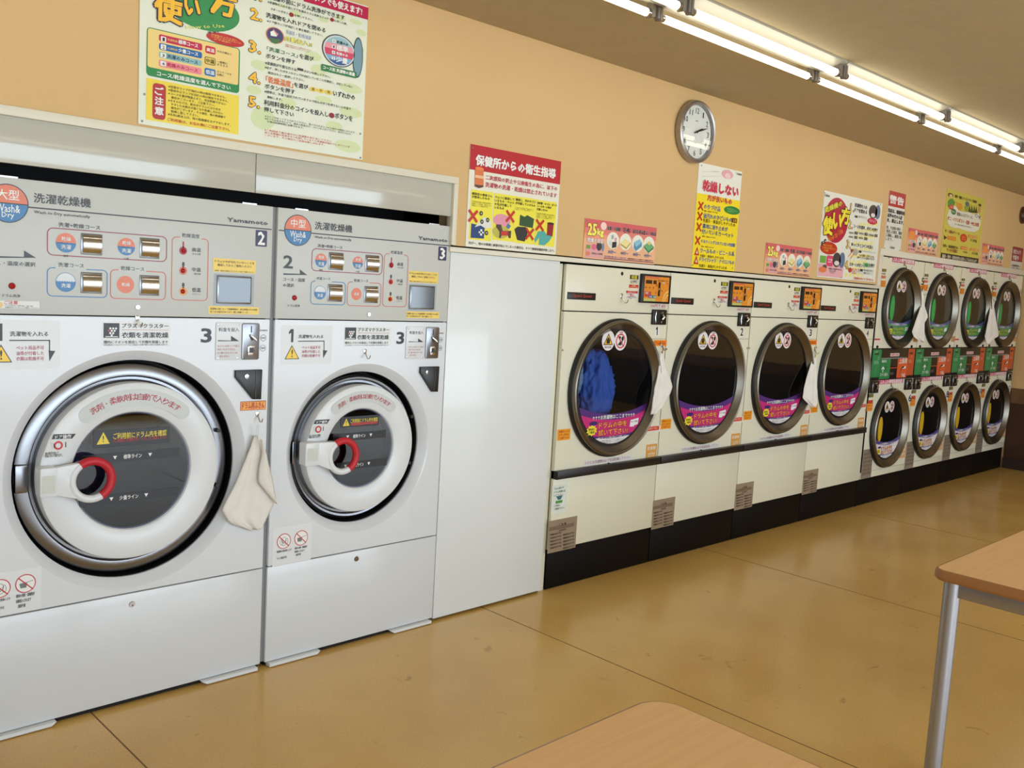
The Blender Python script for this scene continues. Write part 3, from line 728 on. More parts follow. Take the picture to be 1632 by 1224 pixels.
    MB().lathe([(0.0001, -0.017), (0.008, -0.016), (0.009, -0.011)], x, z, m_chrome, 16).build('lock', br)
    a = g(*( (1372, 412) if W2 else (1503, 406)))[0]; q = g(*P[2])
    MB().box(a, a+0.002, -0.0135, -0.011, q[1]+0.006, g(*P[1])[1]-0.004, M('latch_edge', (60, 60, 62), 0.4)).build('latch_rib', br)
    x, z = g(*((838, 300) if W2 else (811, 106))); hook(t, x, z, 0.0 if W2 else 0.0)
    if not W2:
        x, z = g(1520, 672); hook(t, x, z, 0.0)
    x, z = at(410+553/3.497, 720+597/3.497) if W2 else at(580/2.757, 780+505/2.757)
    MB().lathe([(0.0001, -0.004), (0.009, -0.004), (0.011, 0.0)], x, z, m_chrome if not W2 else M('brass_lock', (120, 100, 70), 0.35, 0.8), 20).lathe([(0.0001, -0.0045), (0.002, -0.0045), (0.0025, -0.004)], x, z-0.002, m_black, 8).build('lock', lp)
    for sx in (x0+0.01, x1-0.24): MB().prism([(sx, 0.004), (sx+0.21, 0.004), (sx+0.225, 0.016), (sx, 0.016)] if sx < cx else [(sx+0.02, 0.004), (sx+0.22, 0.004), (sx+0.22, 0.016), (sx, 0.016)], -0.02, 0.010, m_plastic).build('foot_plate', t)
    MB().box(x0+0.004, x1-0.004, 0.012, 0.6, 0.002, 0.018, m_void).build('plinth', t)  # dark block put in as the shade of the gap below
    # the door
    d = thing('door', '', '', (0, 0, 0)); del d['label'], d['category']
    bpy.data.objects.remove(d)
    dx = -0.004
    rim = MB().lathe([(rh-0.014, 0.12), (rh-0.013, 0.060), (rh-0.015, 0.053), (rh-0.020, 0.050), (rw+0.028, 0.044), (rw+0.020, 0.045), (rw+0.014, 0.056), (rw+0.006, 0.056), (rw-0.002, 0.046)], cx+dx, cz, m_steel, n)
    door = rim.build('door', t)
    MB().lathe([(rw, 0.042), (rw+0.001, 0.004), (rw-0.001, -0.002), (rw-0.008, -0.006), (rw-0.05, -0.008), (rg+0.018, -0.004), (rg+0.004, 0.002), (rg, 0.010), (rg-0.004, 0.012)], cx+dx, cz, m_plastic, n).build('door_ring', door)
    MB().lathe([(rg, 0.008), (rg*0.8, 0.0075), (rg*0.4, 0.0072), (0.0005, 0.007)], cx+dx, cz, glass_w, n).build('door_glass', door)
    sd = MB()
    zs = cz+0.0*rh
    sd.box(cx+dx-rh+0.016, cx+dx-rw-0.020, 0.034, 0.09, cz-0.045, cz+0.045, m_steel, 0.004); sd.build('hinge_cover', door)
    for zz in (0.11, -0.09):
        MB().lathe([(0.0001, 0.026), (0.007, 0.026), (0.008, 0.045)], cx+dx+rw+0.016, cz+zz, m_rubber, 12).build('door_bumper', door)
    dr = MB().lathe([(rg-0.002, 0.012), (rg+0.01, 0.05), (rg+0.02, 0.10), (rg+0.10, 0.11), (rg+0.10, 0.50), (0.001, 0.52)], cx, cz, m_drum, 48)
    for k in range(3):
        a = 0.6+k*2*PI/3; ca, sa = math.cos(a), math.sin(a); R = rg+0.10
        dr.tube([(cx+R*ca, 0.13, cz+R*sa), (cx+R*ca, 0.48, cz+R*sa)], 0.03, m_drum, 10)
    dr.build('drum', t)
    # print on the door
    F = Flat(frame(410, 500, 1616/330, -0.008) if W2 else frame(0, 540, 1316/430, -0.008), -0.0082)
    DK = (20, 18, 24)
    rm = (rw+rg)/2+0.004; hw = 0.026 if not W2 else 0.022
    a0, a1 = math.radians(128), math.radians(50)
    N_ = 26; P = [(cx+dx+(rm+hw)*math.cos(a0+(a1-a0)*i/N_), cz+(rm+hw)*math.sin(a0+(a1-a0)*i/N_)) for i in range(N_+1)]
    e1 = [(cx+dx+rm*math.cos(a1)+hw*math.cos(a1-PI*k/8), cz+rm*math.sin(a1)+hw*math.sin(a1-PI*k/8)) for k in range(1, 8)]
    Q = [(cx+dx+(rm-hw)*math.cos(a1+(a0-a1)*i/N_), cz+(rm-hw)*math.sin(a1+(a0-a1)*i/N_)) for i in range(N_+1)]
    e2 = [(cx+dx+rm*math.cos(a0)+hw*math.cos(a0+PI-PI*k/8), cz+rm*math.sin(a0)+hw*math.sin(a0+PI-PI*k/8)) for k in range(1, 8)]
    F.poly(P+e1+Q+e2, (200, 203, 200), 1, True)
    F.arctext('洗剤・柔軟剤は自動で入ります', cx+dx, cz, rm, math.radians(125), math.radians(53), 0.0225 if not W2 else 0.0195, (175, 45, 60), 3, 0.01)
    if W2:
        F.poly([(440, 862), (458, 830), (567, 823), (546, 858)], DK, 1); F.text('ドア操作', 462, 836, 545, 853, WHITE, 3, 0.02)
        F.poly([(425, 875), (525, 868), (495, 968), (400, 972)], (215, 216, 214), 1); F.text('取っ手を引いて開閉', 407, 945, 490, 955, DK); F.text('開閉に強く引きます。', 405, 958, 492, 967, DK)
        x, z = F.mp(476, 902)
    else:
        F.poly([(252, 490), (262, 466), (370, 463), (352, 486)], DK, 1); F.text('ドア操作', 268, 470, 347, 484, WHITE, 3, 0.02)
        F.poly([(237, 494), (340, 490), (308, 576), (208, 578)], (215, 216, 214), 1); F.text('扉の取手を持って', 220, 553, 285, 561, DK); F.text('手前に引いて開きます。', 217, 565, 304, 573, DK)
        x, z = F.mp(284, 520)
    F.wring(x, z, 0.014, 0.014, 0.006, RED, 2, 20); F.poly([(x-0.024, z+0.012), (x-0.012, z+0.010), (x-0.010, z-0.010), (x-0.020, z-0.010)], (200, 205, 205), 2, True)
    F.line([(x+0.022, z+0.008), (x+0.022, z-0.006)], 0.003, DK, 3, True)
    F.build(door)
    # bands on the glass
    F = Flat(frame(410, 500, 1616/330, 0.006) if W2 else frame(0, 540, 1316/430, 0.006), 0.0066, 0.0003)
    YT = (230, 205, 60); BD = (22, 22, 30)
    if W2:
        F.rect(652, 808, 948, 868, BD, 1); tri = (695, 848); F.text('ご利用前にドラム内を確認', 728, 822, 940, 838, YT, 3, 0.01); F.rect(732, 853, 938, 856, (170, 40, 40), 3)
        F.text('※ご利用前に洗濯物が残っていないかご確認ください', 732, 858, 938, 862, (170, 60, 50), 3)
        bands = (((590, 968, 1003, 958), '標準ライン', (748, 946, 845, 962), (706, 962), (886, 948)), ((618, 1192, 1010, 1177), '少量ライン', (742, 1168, 830, 1184), (688, 1190), (870, 1168)))
    else:
        F.rect(455, 452, 828, 506, BD, 1); tri = (504, 486); F.text('ご利用前にドラム内を確認', 552, 460, 812, 472, YT, 3, 0.01); F.text('※ご利用前に洗濯物が残っていないかご確認ください', 552, 488, 810, 487, (180, 50, 50), 3)
        bands = (((395, 576, 875, 568), '標準ライン', (603, 564, 692, 580), (561, 580), (732, 568)), ((388, 786, 868, 766), '少量ライン', (583, 768, 675, 778), (543, 782), (713, 765)))
    x, z = F.mp(*tri); q = 0.021 if not W2 else 0.016
    F.poly([(x-q, z-q*0.9), (x+q, z-q*0.9), (x, z+q)], YT, 2, True); F.wtext('!', x-0.002, z-q*0.6, x+0.002, z+q*0.5, BD, 3, 0.03)
    for bb, tx, tb, q1, q2 in bands:
        xa, za = F.mp(bb[0], bb[1]); xb, zb = F.mp(bb[2], bb[3]); zc = F.mp(*q1)[1]; hh = 0.0155
        w1 = math.sqrt(max(0, rg**2-(zc-cz)**2))-0.003
        F.wrect(max(xa, cx+dx-w1), zc-hh, min(xb, cx+dx+w1), zc+hh, BD, 1)
        xm_, _ = F.mp((tb[0]+tb[2])/2, tb[1]); w_ = F.mp(tb[2], tb[1])[0]-F.mp(tb[0], tb[1])[0]
        F.wtext(tx, xm_-w_/2, zc-0.007, xm_+w_/2, zc+0.008, WHITE, 3, 0.01)
        for qq in (q1, q2):
            x, _ = F.mp(*qq); F.poly([(x-0.0065, zc+0.006), (x+0.0065, zc+0.006), (x, zc-0.006)], WHITE, 3, True)
    F.build(door, 'glass_lettering', 'glass_bands')
    # handle
    yh = -0.04
    if W2: c0 = at(546.5, 727, yh); G = frame(410, 500, 1616/330, yh); pl = [(368, 1010), (474, 1004), (474, 1178), (370, 1186)]; q0 = [(474, 1008), (560, 1000)]; q1 = [(555, 1190), (474, 1178)]; sq = (380, 1050, 458, 1142)
    else: c0 = at(146.5, 765, yh); G = frame(0, 540, 1316/430, yh); pl = [(190, 634), (275, 624), (275, 765), (192, 769)]; q0 = [(275, 626), (350, 615)]; q1 = [(350, 785), (275, 765)]; sq = (200, 668, 262, 748)
    Rr = 0.0615; rt = 0.0125
    hb = MB(); P = [G(*p) for p in pl]; zt_, zb_ = max(P[0][1], P[1][1]), min(P[2][1], P[3][1]); xl = P[0][0]; xr = P[1][0]
    hb.prism(rr_pts(xl, zb_, xr, zt_, 0.006), yh-0.012, -0.006, m_plastic, 0.003)
    arm = [(xr-0.004, zb_+0.002), (c0[0]-Rr*0.45, c0[1]-Rr*0.98), (c0[0]-Rr*0.85, c0[1]-Rr*0.3), (c0[0]-Rr*0.85, c0[1]+Rr*0.3), (c0[0]-Rr*0.45, c0[1]+Rr*0.98), (xr-0.004, zt_-0.002)]
    hb.prism(arm, yh-0.008, yh+0.012, m_plastic, 0.002)
    def arcpts(a, b, k=30): return [(c0[0]+Rr*math.cos(math.radians(a+(b-a)*i/k)), yh, c0[1]+Rr*math.sin(math.radians(a+(b-a)*i/k))) for i in range(k+1)]
    hb.tube(arcpts(124, 300), rt, m_plastic, 14)
    h = hb.build('handle', door)
    MB().tube(arcpts(126, -62), rt+0.0012, m_redgrip, 16).build('grip', door)
    F = Flat(G, yh-0.0125); xq, zq = G(sq[0], sq[1]); xw, zw = G(sq[2], sq[3]); F.wrect(xq, zw, xw, zq, (205, 208, 200), 1, 0.003); F.build(door, 'x', 'handle_badge')
    return t

w1 = washer(False, 'larger washer-dryer, far left, with badge 2 and a towel hung beside its door')
w2 = washer(True, 'smaller washer-dryer with badge 3, between the larger one and the blank panel')
# gap filler between the two
b_ = MB().box(1.7225, 1.7415, 0.012, 0.03, 0.02, 1.733, m_sidegrey).build('gap_strip'); tag(rebase(b_, (1.732, 0.012, 0.02)), 'narrow grey strip in the gap between the two washer-dryers', 'strip')
g = frame(340, 640, 668/120, -0.02)
def trow(G, z_, l, r): a = G(l, z_); b = G(r, z_); return ((a[1]+b[1])/2, a[0], b[0])
towel('white cloth with a folded corner hanging on the larger washer-dryer', [trow(g, 305, 362, 404), trow(g, 420, 322, 424), trow(g, 560, 265, 470), trow(g, 700, 205, 505), trow(g, 840, 130, 525), (g(80, 962)[1], g(80, 962)[0], g(545, 890)[0]), (g(300, 1060)[1], g(150, 1020)[0], g(480, 1010)[0]), (g(400, 1135)[1], g(330, 1110)[0], g(432, 1135)[0])],
      -0.006, 0.045, flap=[trow(g, 330, 395, 408), trow(g, 450, 408, 450), trow(g, 560, 385, 472), trow(g, 695, 372, 508), trow(g, 800, 455, 522), (g(540, 895)[1], g(538, 895)[0]-0.004, g(545, 895)[0])])
# ------------------------------------------------------------------ single dryers
DX = [3.292, 4.127, 4.962, 5.797]; DW = 0.831
def glass_stickers(F, cx, cz, r, w_):
    """two round stickers high on the glass"""
    for i, x in enumerate((cx-0.086*w_, cx+0.012*w_)):
        z = cz+0.246*w_; R = 0.050*w_
        F.well(x, z, R, R*1.03, (232, 226, 226), 1, 26)
        if i == 0:
            F.poly([(x-R*0.75, z-R*0.45), (x+R*0.75, z-R*0.45), (x, z+R*0.75)], (40, 34, 30), 2, True); F.poly([(x-R*0.58, z-R*0.36), (x+R*0.58, z-R*0.36), (x, z+R*0.58)], (240, 190, 40), 3, True)
            F.poly([(x-R*0.28, z-R*0.3), (x+R*0.2, z-R*0.3), (x+R*0.3, z+R*0.2), (x, z), (x-R*0.3, z+R*0.25)], (25, 20, 20), 4, True); F.well(x, z+R*0.18, R*0.15, R*0.15, (25, 20, 20), 5, 10)
            F.wtext('指はさみ注意', x-R*0.5, z-R*0.78, x+R*0.5, z-R*0.55, BLACK, 3)
        else:
            F.wring(x, z-R*0.05, R*0.75, R*0.75, R*0.12, RED, 3, 26); F.poly([(x-R*0.45, z-R*0.45), (x+R*0.1, z-R*0.5), (x+R*0.35, z-R*0.1), (x, z)], (30, 26, 28), 2, True)
            F.well(x-R*0.15, z+R*0.3, R*0.17, R*0.17, (30, 26, 28), 2, 10); F.well(x+R*0.3, z+R*0.2, R*0.2, R*0.25, (30, 26, 28), 2, 10)
            F.line([(x-R*0.5, z+R*0.5), (x+R*0.5, z-R*0.6)], R*0.12, RED, 4, True); F.wtext('注意', x-R*0.25, z+R*0.74, x+R*0.25, z+R*0.92, RED, 3, 0.02)
def segment(F, cx, cz, r, za, zb, sag, col, L, sagb=None):
    """part of the disc between two sagging curves; za above zb; zb None: down to the rim"""
    sagb = sag if sagb is None else sagb
    n = 24; up = []; hw = 0
    for s_ in range(200):
        x = r*s_/200
        if za+sag*(x/r)**2 <= -0 or True:
            if x*x+(za-cz+sag*(x/r)**2)**2 <= r*r: hw = x
    up = [(cx-hw+2*hw*i/n, za+sag*(((-hw+2*hw*i/n)/r)**2)) for i in range(n+1)]
    if zb is None:
        a = math.atan2(up[-1][1]-cz, hw); b = math.atan2(up[0][1]-cz, -hw)
        low = [(cx+r*math.cos(a+(b-2*PI*(b > a)-a)*i/n), cz+r*math.sin(a+(b-2*PI*(b > a)-a)*i/n)) for i in range(1, n)]
        F.poly(up+low, col, L, True); return
    h2 = 0
    for s_ in range(200):
        x = r*s_/200
        if x*x+(zb-cz+sagb*(x/r)**2)**2 <= r*r: h2 = x
    low = [(cx+h2-2*h2*i/n, zb+sagb*(((h2-2*h2*i/n)/r)**2)) for i in range(n+1)]
    F.poly(up+low, col, L, True)
def door_notice(F, cx, cz, r, k, colours=((80, 40, 120), (200, 40, 120), (250, 175, 60)), small=False):
    """crescent notice low on the glass"""
    A, B, C = colours
    segment(F, cx, cz, r, cz-0.130*k, None, 0.05*k, A, 1)
    segment(F, cx, cz, r, cz-0.160*k, None, 0.045*k, B, 2)
    segment(F, cx, cz, r, cz-0.243*k, None, 0.03*k, A, 3)
    segment(F, cx, cz, r, cz-0.254*k, None, 0.03*k, (228, 226, 230), 4)
    F.wtext('↑↑↑お洗濯物はここまで↑↑↑' if not small else '↑↑お洗濯物はここまで↑↑', cx-0.165*k, cz-0.155*k, cx+0.165*k, cz-0.133*k, WHITE, 5, 0.02)
    rnd = random.Random(3)
    if not small:
        for i in range(26):
            x = rnd.uniform(-0.22, 0.22)*k; z = rnd.uniform(-0.235, -0.165)*k
            if x*x+z*z < (r*0.97)**2 and abs(x) > 0.12*k: F.well(cx+x, cz+z, 0.005*k, 0.005*k, WHITE, 3.5, 8)
    F.text_ = None
    for t_, z1, z0, xl, xr in (('ドラムの中を', -0.168, -0.200, -0.115, 0.105), ('拭いて下さい!', -0.205, -0.237, -0.115, 0.115)):
        F.wtext(t_, cx+xl*k-0.003, cz+z0*k-0.003, cx+xr*k+0.003, cz+z1*k+0.003, (120, 30, 60), 5.4, 0.06); F.wtext(t_, cx+xl*k, cz+z0*k, cx+xr*k, cz+z1*k, C, 6, 0.02)
    P = []
    for i in range(20):
        a = 2*PI*i/20; q = 1 if i % 2 else 0.78; P.append((cx-0.165*k+0.040*k*q*math.cos(a), cz-0.205*k+0.028*k*q*math.sin(a)))
    F.poly(P, (240, 225, 60), 5, True); F.wtext('使用前に', cx-0.19*k, cz-0.205*k, cx-0.14*k, cz-0.193*k, BLACK, 7); F.wtext('ご確認!', cx-0.19*k, cz-0.22*k, cx-0.14*k, cz-0.208*k, BLACK, 7)
    F.well(cx-0.155*k, cz-0.170*k, 0.032*k, 0.010*k, (50, 40, 110), 5, 20)
    F.poly([(cx+0.13*k, cz-0.205*k), (cx+0.195*k, cz-0.195*k), (cx+0.20*k, cz-0.162*k), (cx+0.135*k, cz-0.17*k)], (236, 236, 240), 5, True); F.wtext('詳しくは係員', cx+0.14*k, cz-0.183*k, cx+0.19*k, cz-0.175*k, BLACK, 7)
    F.wtext('※特にボールペン等の混入にご注意ください', cx-0.12*k, cz-0.252*k, cx+0.12*k, cz-0.245*k, WHITE, 7)
    for i in range(3): F.wtext('お客様の衣類に色移りしてしまう場合があります', cx-(0.09-0.015*i)*k, cz-(0.266+0.009*i)*k, cx+(0.09-0.015*i)*k, cz-(0.261+0.009*i)*k, (70, 60, 90), 7)

def porthole(parent, cx, cz, r, tr, dep, drum_r, drum_mat, y0=0.0, rg=None, n=72):
    """round glazed door; returns the door part"""
    rg = rg or r-0.047
    d = MB().lathe([(r+0.008, y0), (r+0.010, y0-0.012), (r+0.004, y0-0.024), (r+0.001, y0-0.026)], cx, cz, m_rubber, n)
    d.lathe([(r+0.001, y0-0.024), (r+0.001, y0-0.034), (r-0.003, y0-0.041), (r-0.009, y0-0.044), (r-0.016, y0-0.041), (r-0.020, y0-0.034), (rg+0.003, y0-dep), (rg, y0-dep+0.004), (rg-0.004, y0-dep+0.005)], cx, cz, m_doorsteel, n)
    door = d.build('door', parent)
    MB().lathe([(rg+0.001, y0-dep+0.002), (rg-0.010, y0-dep+0.002)], cx, cz, m_rubber, n).build('glass_seal', door)
    MB().lathe([(rg-0.004, y0-dep+0.004), (rg*0.6, y0-dep+0.0035), (0.0005, y0-dep+0.003)], cx, cz, glass_d, n).build('door_glass', door)
    k = MB().lathe([(rg-0.002, y0-dep+0.008), (rg-0.004, 0.05), (drum_r, 0.06), (drum_r, 0.55), (0.001, 0.56)], cx, cz, drum_mat, 48)
    for q in range(3):
        a = 0.9+q*2*PI/3; k.tube([(cx+drum_r*math.cos(a), 0.08, cz+drum_r*math.sin(a)), (cx+drum_r*math.cos(a), 0.5, cz+drum_r*math.sin(a))], 0.028, drum_mat, 8)
    k.build('drum', parent)
    return door

def coin_box(parent, x0, z0, x1, z1, y=0.0):
    o = MB().box(x0, x1, y-0.014, y, z0, z1, m_black, 0.003).build('coin_box', parent)
    w_, h = x1-x0, z1-z0
    q = MB(); q.tube([(x0+w_*0.18, y-0.016, z1-h*0.12), (x0+w_*0.12, y-0.017, z1-h*0.5), (x0+w_*0.18, y-0.016, z1-h*0.86)], 0.003, m_chrome, 8)
    q.build('bezel', o)
    MB().lathe([(0.0001, y-0.020), (0.007, y-0.019), (0.009, y-0.013)], x0+w_*0.62, z1-h*0.22, m_chrome, 14).build('lock', o)
    MB().tube([(x0+w_*0.62, y-0.018, z1-h*0.36), (x0+w_*0.66, y-0.026, z1-h*0.5), (x0+w_*0.56, y-0.024, z1-h*0.66)], [0.008, 0.010, 0.006], m_chrome, 10).build('return_lever', o)
    MB().lathe([(0.0001, y-0.018), (0.006, y-0.017), (0.007, y-0.013)], x0+w_*0.62, z1-h*0.82, m_steel, 12).build('return_knob', o)
    return o

def dryer():
    x0, x1 = DX[0]+0.002, DX[0]+DW; cx, cz = 3.714, 1.003
    t = thing('tumble_dryer', 'x', 'dryer', ((x0+x1)/2, 0.0, 0.0), 'single cream tumble dryers')
    c = MB(); c.box(x0+0.004, x0+0.014, 0.03, 0.95, 0.02, 1.61, m_cream); c.box(x1-0.014, x1-0.004, 0.03, 0.95, 0.02, 1.61, m_cream)
    c.box(x0+0.004, x1-0.004, 0.62, 0.95, 0.02, 1.61, m_cream); c.box(x0+0.004, x1-0.004, 0.03, 0.95, 1.605, 1.61, m_cream); c.build('cabinet', t)
    hp = MB().box(x0, x1, 0.0, 0.02, 1.394, 1.617, m_cream, 0.0025).build('header_panel', t)
    f = MB().plate_hole(x0+0.001, x1-0.001, 0.607, 1.389, cx, cz, 0.345, 0.0, m_cream, 72)
    f.box(x0, x0+0.001, 0.001, 0.02, 0.606, 1.390, m_cream); f.box(x1-0.001, x1, 0.001, 0.02, 0.606, 1.390, m_cream); f.lathe([(0.345, 0.0), (0.342, 0.05)], cx, cz, m_rubber, 48)
    fp = f.build('front_panel', t)
    lp = MB().box(x0, x1, 0.0, 0.02, 0.205, 0.565, m_cream, 0.0025).build('lower_panel', t)
    MB().box(x0, x1, 0.012, 0.03, 0.002, 0.203, m_kick, 0.002).build('kick_plate', t)
    rail = MB().prism([(x0, 0.566), (x0, 0.607), (x1, 0.607), (x1, 0.566)][::-1], -0.028, 0.0, m_black, 0.006).build('hand_rail', t)
    g = frame(860, 400, 1632/270)
    # nameplate
    xa, za = g(268, 394); xb, zb = g(532, 476)
    npl = MB().box(xa, xb, -0.005, 0.0, zb, za, m_black, 0.001).build('nameplate', hp)
    F = Flat(g, -0.0052); xq, zq = g(318, 415); xr, zr = g(496, 455); F.wtext('Speed Queen', xq, zr, xr, zq, (170, 60, 50), 1, 0.02); F.build(hp, 'nameplate_lettering')
    x, z = g(795, 218); MB().lathe([(0.010, 0.0), (0.0095, -0.0012), (0.0001, -0.001)], x, z, m_black, 18).build('key_hole', hp)
    x, z = g(785, 440); hook(t, x, z, 0.0, 1.3)
    # display
    xa, za = g(968, 217); xb, zb = g(1228, 510)
    ds = MB().box(xa, xb, -0.018, 0.0, zb, za, m_black, 0.004).build('control_box', t)
    F = Flat(None, -0.0184); w_, h = xb-xa, za-zb
    def R(u0, v0, u1, v1, col, L, rad=0): F.wrect(xa+w_*u0, za-h*v1, xa+w_*u1, za-h*v0, col, L, rad)
    O = (225, 140, 40)
    R(0.08, 0.07, 0.92, 0.93, O, 1); R(0.08, 0.07, 0.60, 0.14, (225, 130, 90), 2); R(0.12, 0.20, 0.33, 0.33, (50, 25, 15), 2); R(0.37, 0.20, 0.48, 0.33, (50, 25, 15), 2)
    F.wtext('コインを入れてから', xa+w_*0.10, za-h*0.13, xa+w_*0.55, za-h*0.08, (200, 60, 50), 3); F.wtext('温度をお選びください', xa+w_*0.52, za-h*0.22, xa+w_*0.88, za-h*0.18, BLACK, 3)
    R(0.10, 0.60, 0.32, 0.78, (190, 70, 60), 2); R(0.24, 0.72, 0.38, 0.82, (80, 90, 150), 3); R(0.38, 0.72, 0.50, 0.82, (70, 130, 90), 3); R(0.08, 0.84, 0.48, 0.93, (190, 190, 110), 2)
    F.wtext('高温', xa+w_*0.12, za-h*0.68, xa+w_*0.22, za-h*0.62, WHITE, 4); F.wtext('中温', xa+w_*0.26, za-h*0.80, xa+w_*0.35, za-h*0.75, WHITE, 4); F.wtext('低温', xa+w_*0.40, za-h*0.80, xa+w_*0.49, za-h*0.75, WHITE, 4)
    for i in range(3): F.well(xa+w_*(0.13+0.13*i), za-h*0.46, 0.006, 0.006, (150, 90, 30), 2, 8)
    F.wring(xa+w_*0.86, za-h*0.86, 0.055, 0.055, 0.008, (240, 190, 110), 2, 24) if False else None
    for rr_ in (0.06, 0.042):
        F.poly([(xa+w_*0.92-rr_*math.sin(a*PI/20)*0.85, za-h*0.93+rr_*math.cos(a*PI/20)) for a in range(11)]+[(xa+w_*0.92-(rr_-0.01)*math.sin(a*PI/20)*0.85, za-h*0.93+(rr_-0.01)*math.cos(a*PI/20)) for a in range(10, -1, -1)], (240, 190, 100), 3, True)
    F.wtext('高', xa+w_*0.46, za-h*0.40, xa+w_*0.52, za-h*0.33, RED, 3); F.wtext('中', xa+w_*0.66, za-h*0.58, xa+w_*0.70, za-h*0.53, BLACK, 3); F.wtext('低', xa+w_*0.46, za-h*0.66, xa+w_*0.50, za-h*0.61, (150, 60, 20), 3)
    F.wrect(xa+w_*0.68, za-h*0.30, xa+w_*0.76, za-h*0.24, (190, 180, 150), 2); F.wtext('弱', xa+w_*0.84, za-h*0.32, xa+w_*0.88, za-h*0.26, RED, 3)
    F.build(ds)
    kx, kz = xa+w_*0.57, za-h*0.50
    MB().lathe([(0.0001, -0.030), (0.008, -0.029), (0.010, -0.018)], kx, kz, m_chrome, 16).prism([(kx-0.004, kz-h*0.24), (kx+0.004, kz-h*0.24), (kx+0.004, kz+h*0.22), (kx, kz+h*0.25), (kx-0.004, kz+h*0.22)], -0.026, -0.020, m_black).build('temperature_knob', ds)
    xa, za = g(1080, 562); xb, zb = g(1200, 711); coin_box(t, xa, zb, xb, za)
    F = Flat(g, 0.0)
    F.rect(1062, 513, 1220, 546, (232, 222, 218), 1); F.text('100円で 8分', 1070, 518, 1212, 542, (190, 60, 70), 3, 0.01)
    F.rect(872, 229, 950, 277, (30, 28, 22), 1); F.text('除菌', 885, 238, 938, 268, (200, 190, 60), 3, 0.04)
    F.loose(); F.text('99.9%除菌で', 874, 286, 940, 297, BLACK, 3, 0.03); F.text('清潔に仕上げます', 872, 302, 942, 312, BLACK, 3, 0.03)
    F.rect(862, 322, 950, 360, (205, 60, 40), 1); F.text('注意', 888, 326, 922, 338, (240, 180, 150), 3, 0.03); F.text('やけどにご注意', 868, 345, 943, 356, (240, 180, 150), 3, 0.02)
    F.rect(832, 382, 944, 462, (225, 218, 212), 1); F.rect(833, 382, 944, 410, (190, 40, 35), 2); F.text('お知らせ！', 850, 387, 925, 405, (240, 170, 160), 3, 0.02)
    F.rect(834, 412, 870, 417, BLACK, 2); F.text('禁止', 868, 415, 908, 432, (190, 60, 80), 3, 0.02); F.lines(['ゴム製品の使用', '洗濯物の忘れ物に', '　ご注意'], 840, 434, 935, 462, BLACK, 3, 0, 0.4)
    # lower stickers, from the close view
    F.mp = frame(860, 560, 773/240)
    F.rect(92, 402, 155, 452, (240, 160, 40), 1); F.lines(['洗濯ネットの', 'はずし忘れに', 'ご注意下さい'], 98, 408, 150, 446, (190, 60, 30), 3, 0.01, 0.35)
    F.rect(528, 388, 616, 412, (228, 222, 214), 1); F.rect(545, 389, 612, 403, (215, 70, 50), 2); F.text('乾燥終了後は', 556, 392, 604, 398, (240, 190, 170), 3)
    F.rect(548, 480, 598, 546, (215, 155, 75), 1); F.text('乾燥機', 553, 489, 594, 503, (240, 225, 200), 3, 0.02); F.text('25分', 555, 519, 590, 538, (240, 225, 200), 3, 0.02)
    F.rect(228, 563, 469, 554, (225, 222, 220), 1); F.text('ちぢむお洗濯物は必ず低温乾燥して下さい', 232, 566, 465, 550, (170, 130, 140), 3, 0.01)
    F.rect(49, 872, 183, 1006, (150, 132, 112), 1)
    F.text('ご 注 意', 98, 884, 135, 888, (50, 40, 35), 3, 0.03)
    F.rect(50, 904, 176, 897, (120, 102, 84), 2); F.text('注 意 事 項', 98, 915, 133, 917, (50, 40, 35), 3, 0.02)
    for i in range(5):
        for u0, u1 in ((52, 112), (118, 178)):
            zo = 938+i*17
            F.rect(u0, zo, u1, zo+1-(u1-u0)*0.23+6, (128, 112, 95), 2)
            F.text('乾燥中はドアを', u0+3, zo+4, u1-3, zo+2-(u1-u0)*0.22+5, (60, 48, 40), 3)
    F.build(t, 'sticker_lettering', 'stickers')
    x, z = at(860+350/3.22, 560+578/3.22); MB().lathe([(0.0001, -0.012), (0.007, -0.011), (0.009, -0.006), (0.006, 0.0)], x, z, m_black, 14).build('knob', t)
    sm = MB(); x, z = at(896.5, 558); screw(sm, x, z, 0.0, 0.006); sm.build('screw', t); sm = MB(); x, z = at(1058, 556.5); screw(sm, x, z, 0.0, 0.006); sm.build('screw', t)
    seam = MB(); xa, za = at(1035, 540); seam.box(xa, x1, -0.0006, 0.0, za-0.0012, za+0.0012, m_sidegrey); seam.build('panel_seam', fp)
    d = porthole(t, cx, cz, 0.350, 0, 0.012, 0.37, m_drumdark, 0.0, 0.303)
    F = Flat(None, -0.0098, 0.0003); glass_stickers(F, 3.714, 1.003, 0.3, 1.0); door_notice(F, cx, cz, 0.290, 1.03); F.build(d, 'glass_lettering', 'glass_stickers')
    return t
d1 = dryer()
DL = ['cream dryer number 1, blue garment inside, beside the blank white panel', 'cream dryer number 2, second from the blank white panel', 'cream dryer number 3, with a towel on its right edge', 'cream dryer number 4, next to the stacked dryers']
dry = [d1]
for i in range(1, 4):
    c = copy_tree(d1); c.location.x = d1.location.x+DX[i]-DX[0]; dry.append(c)
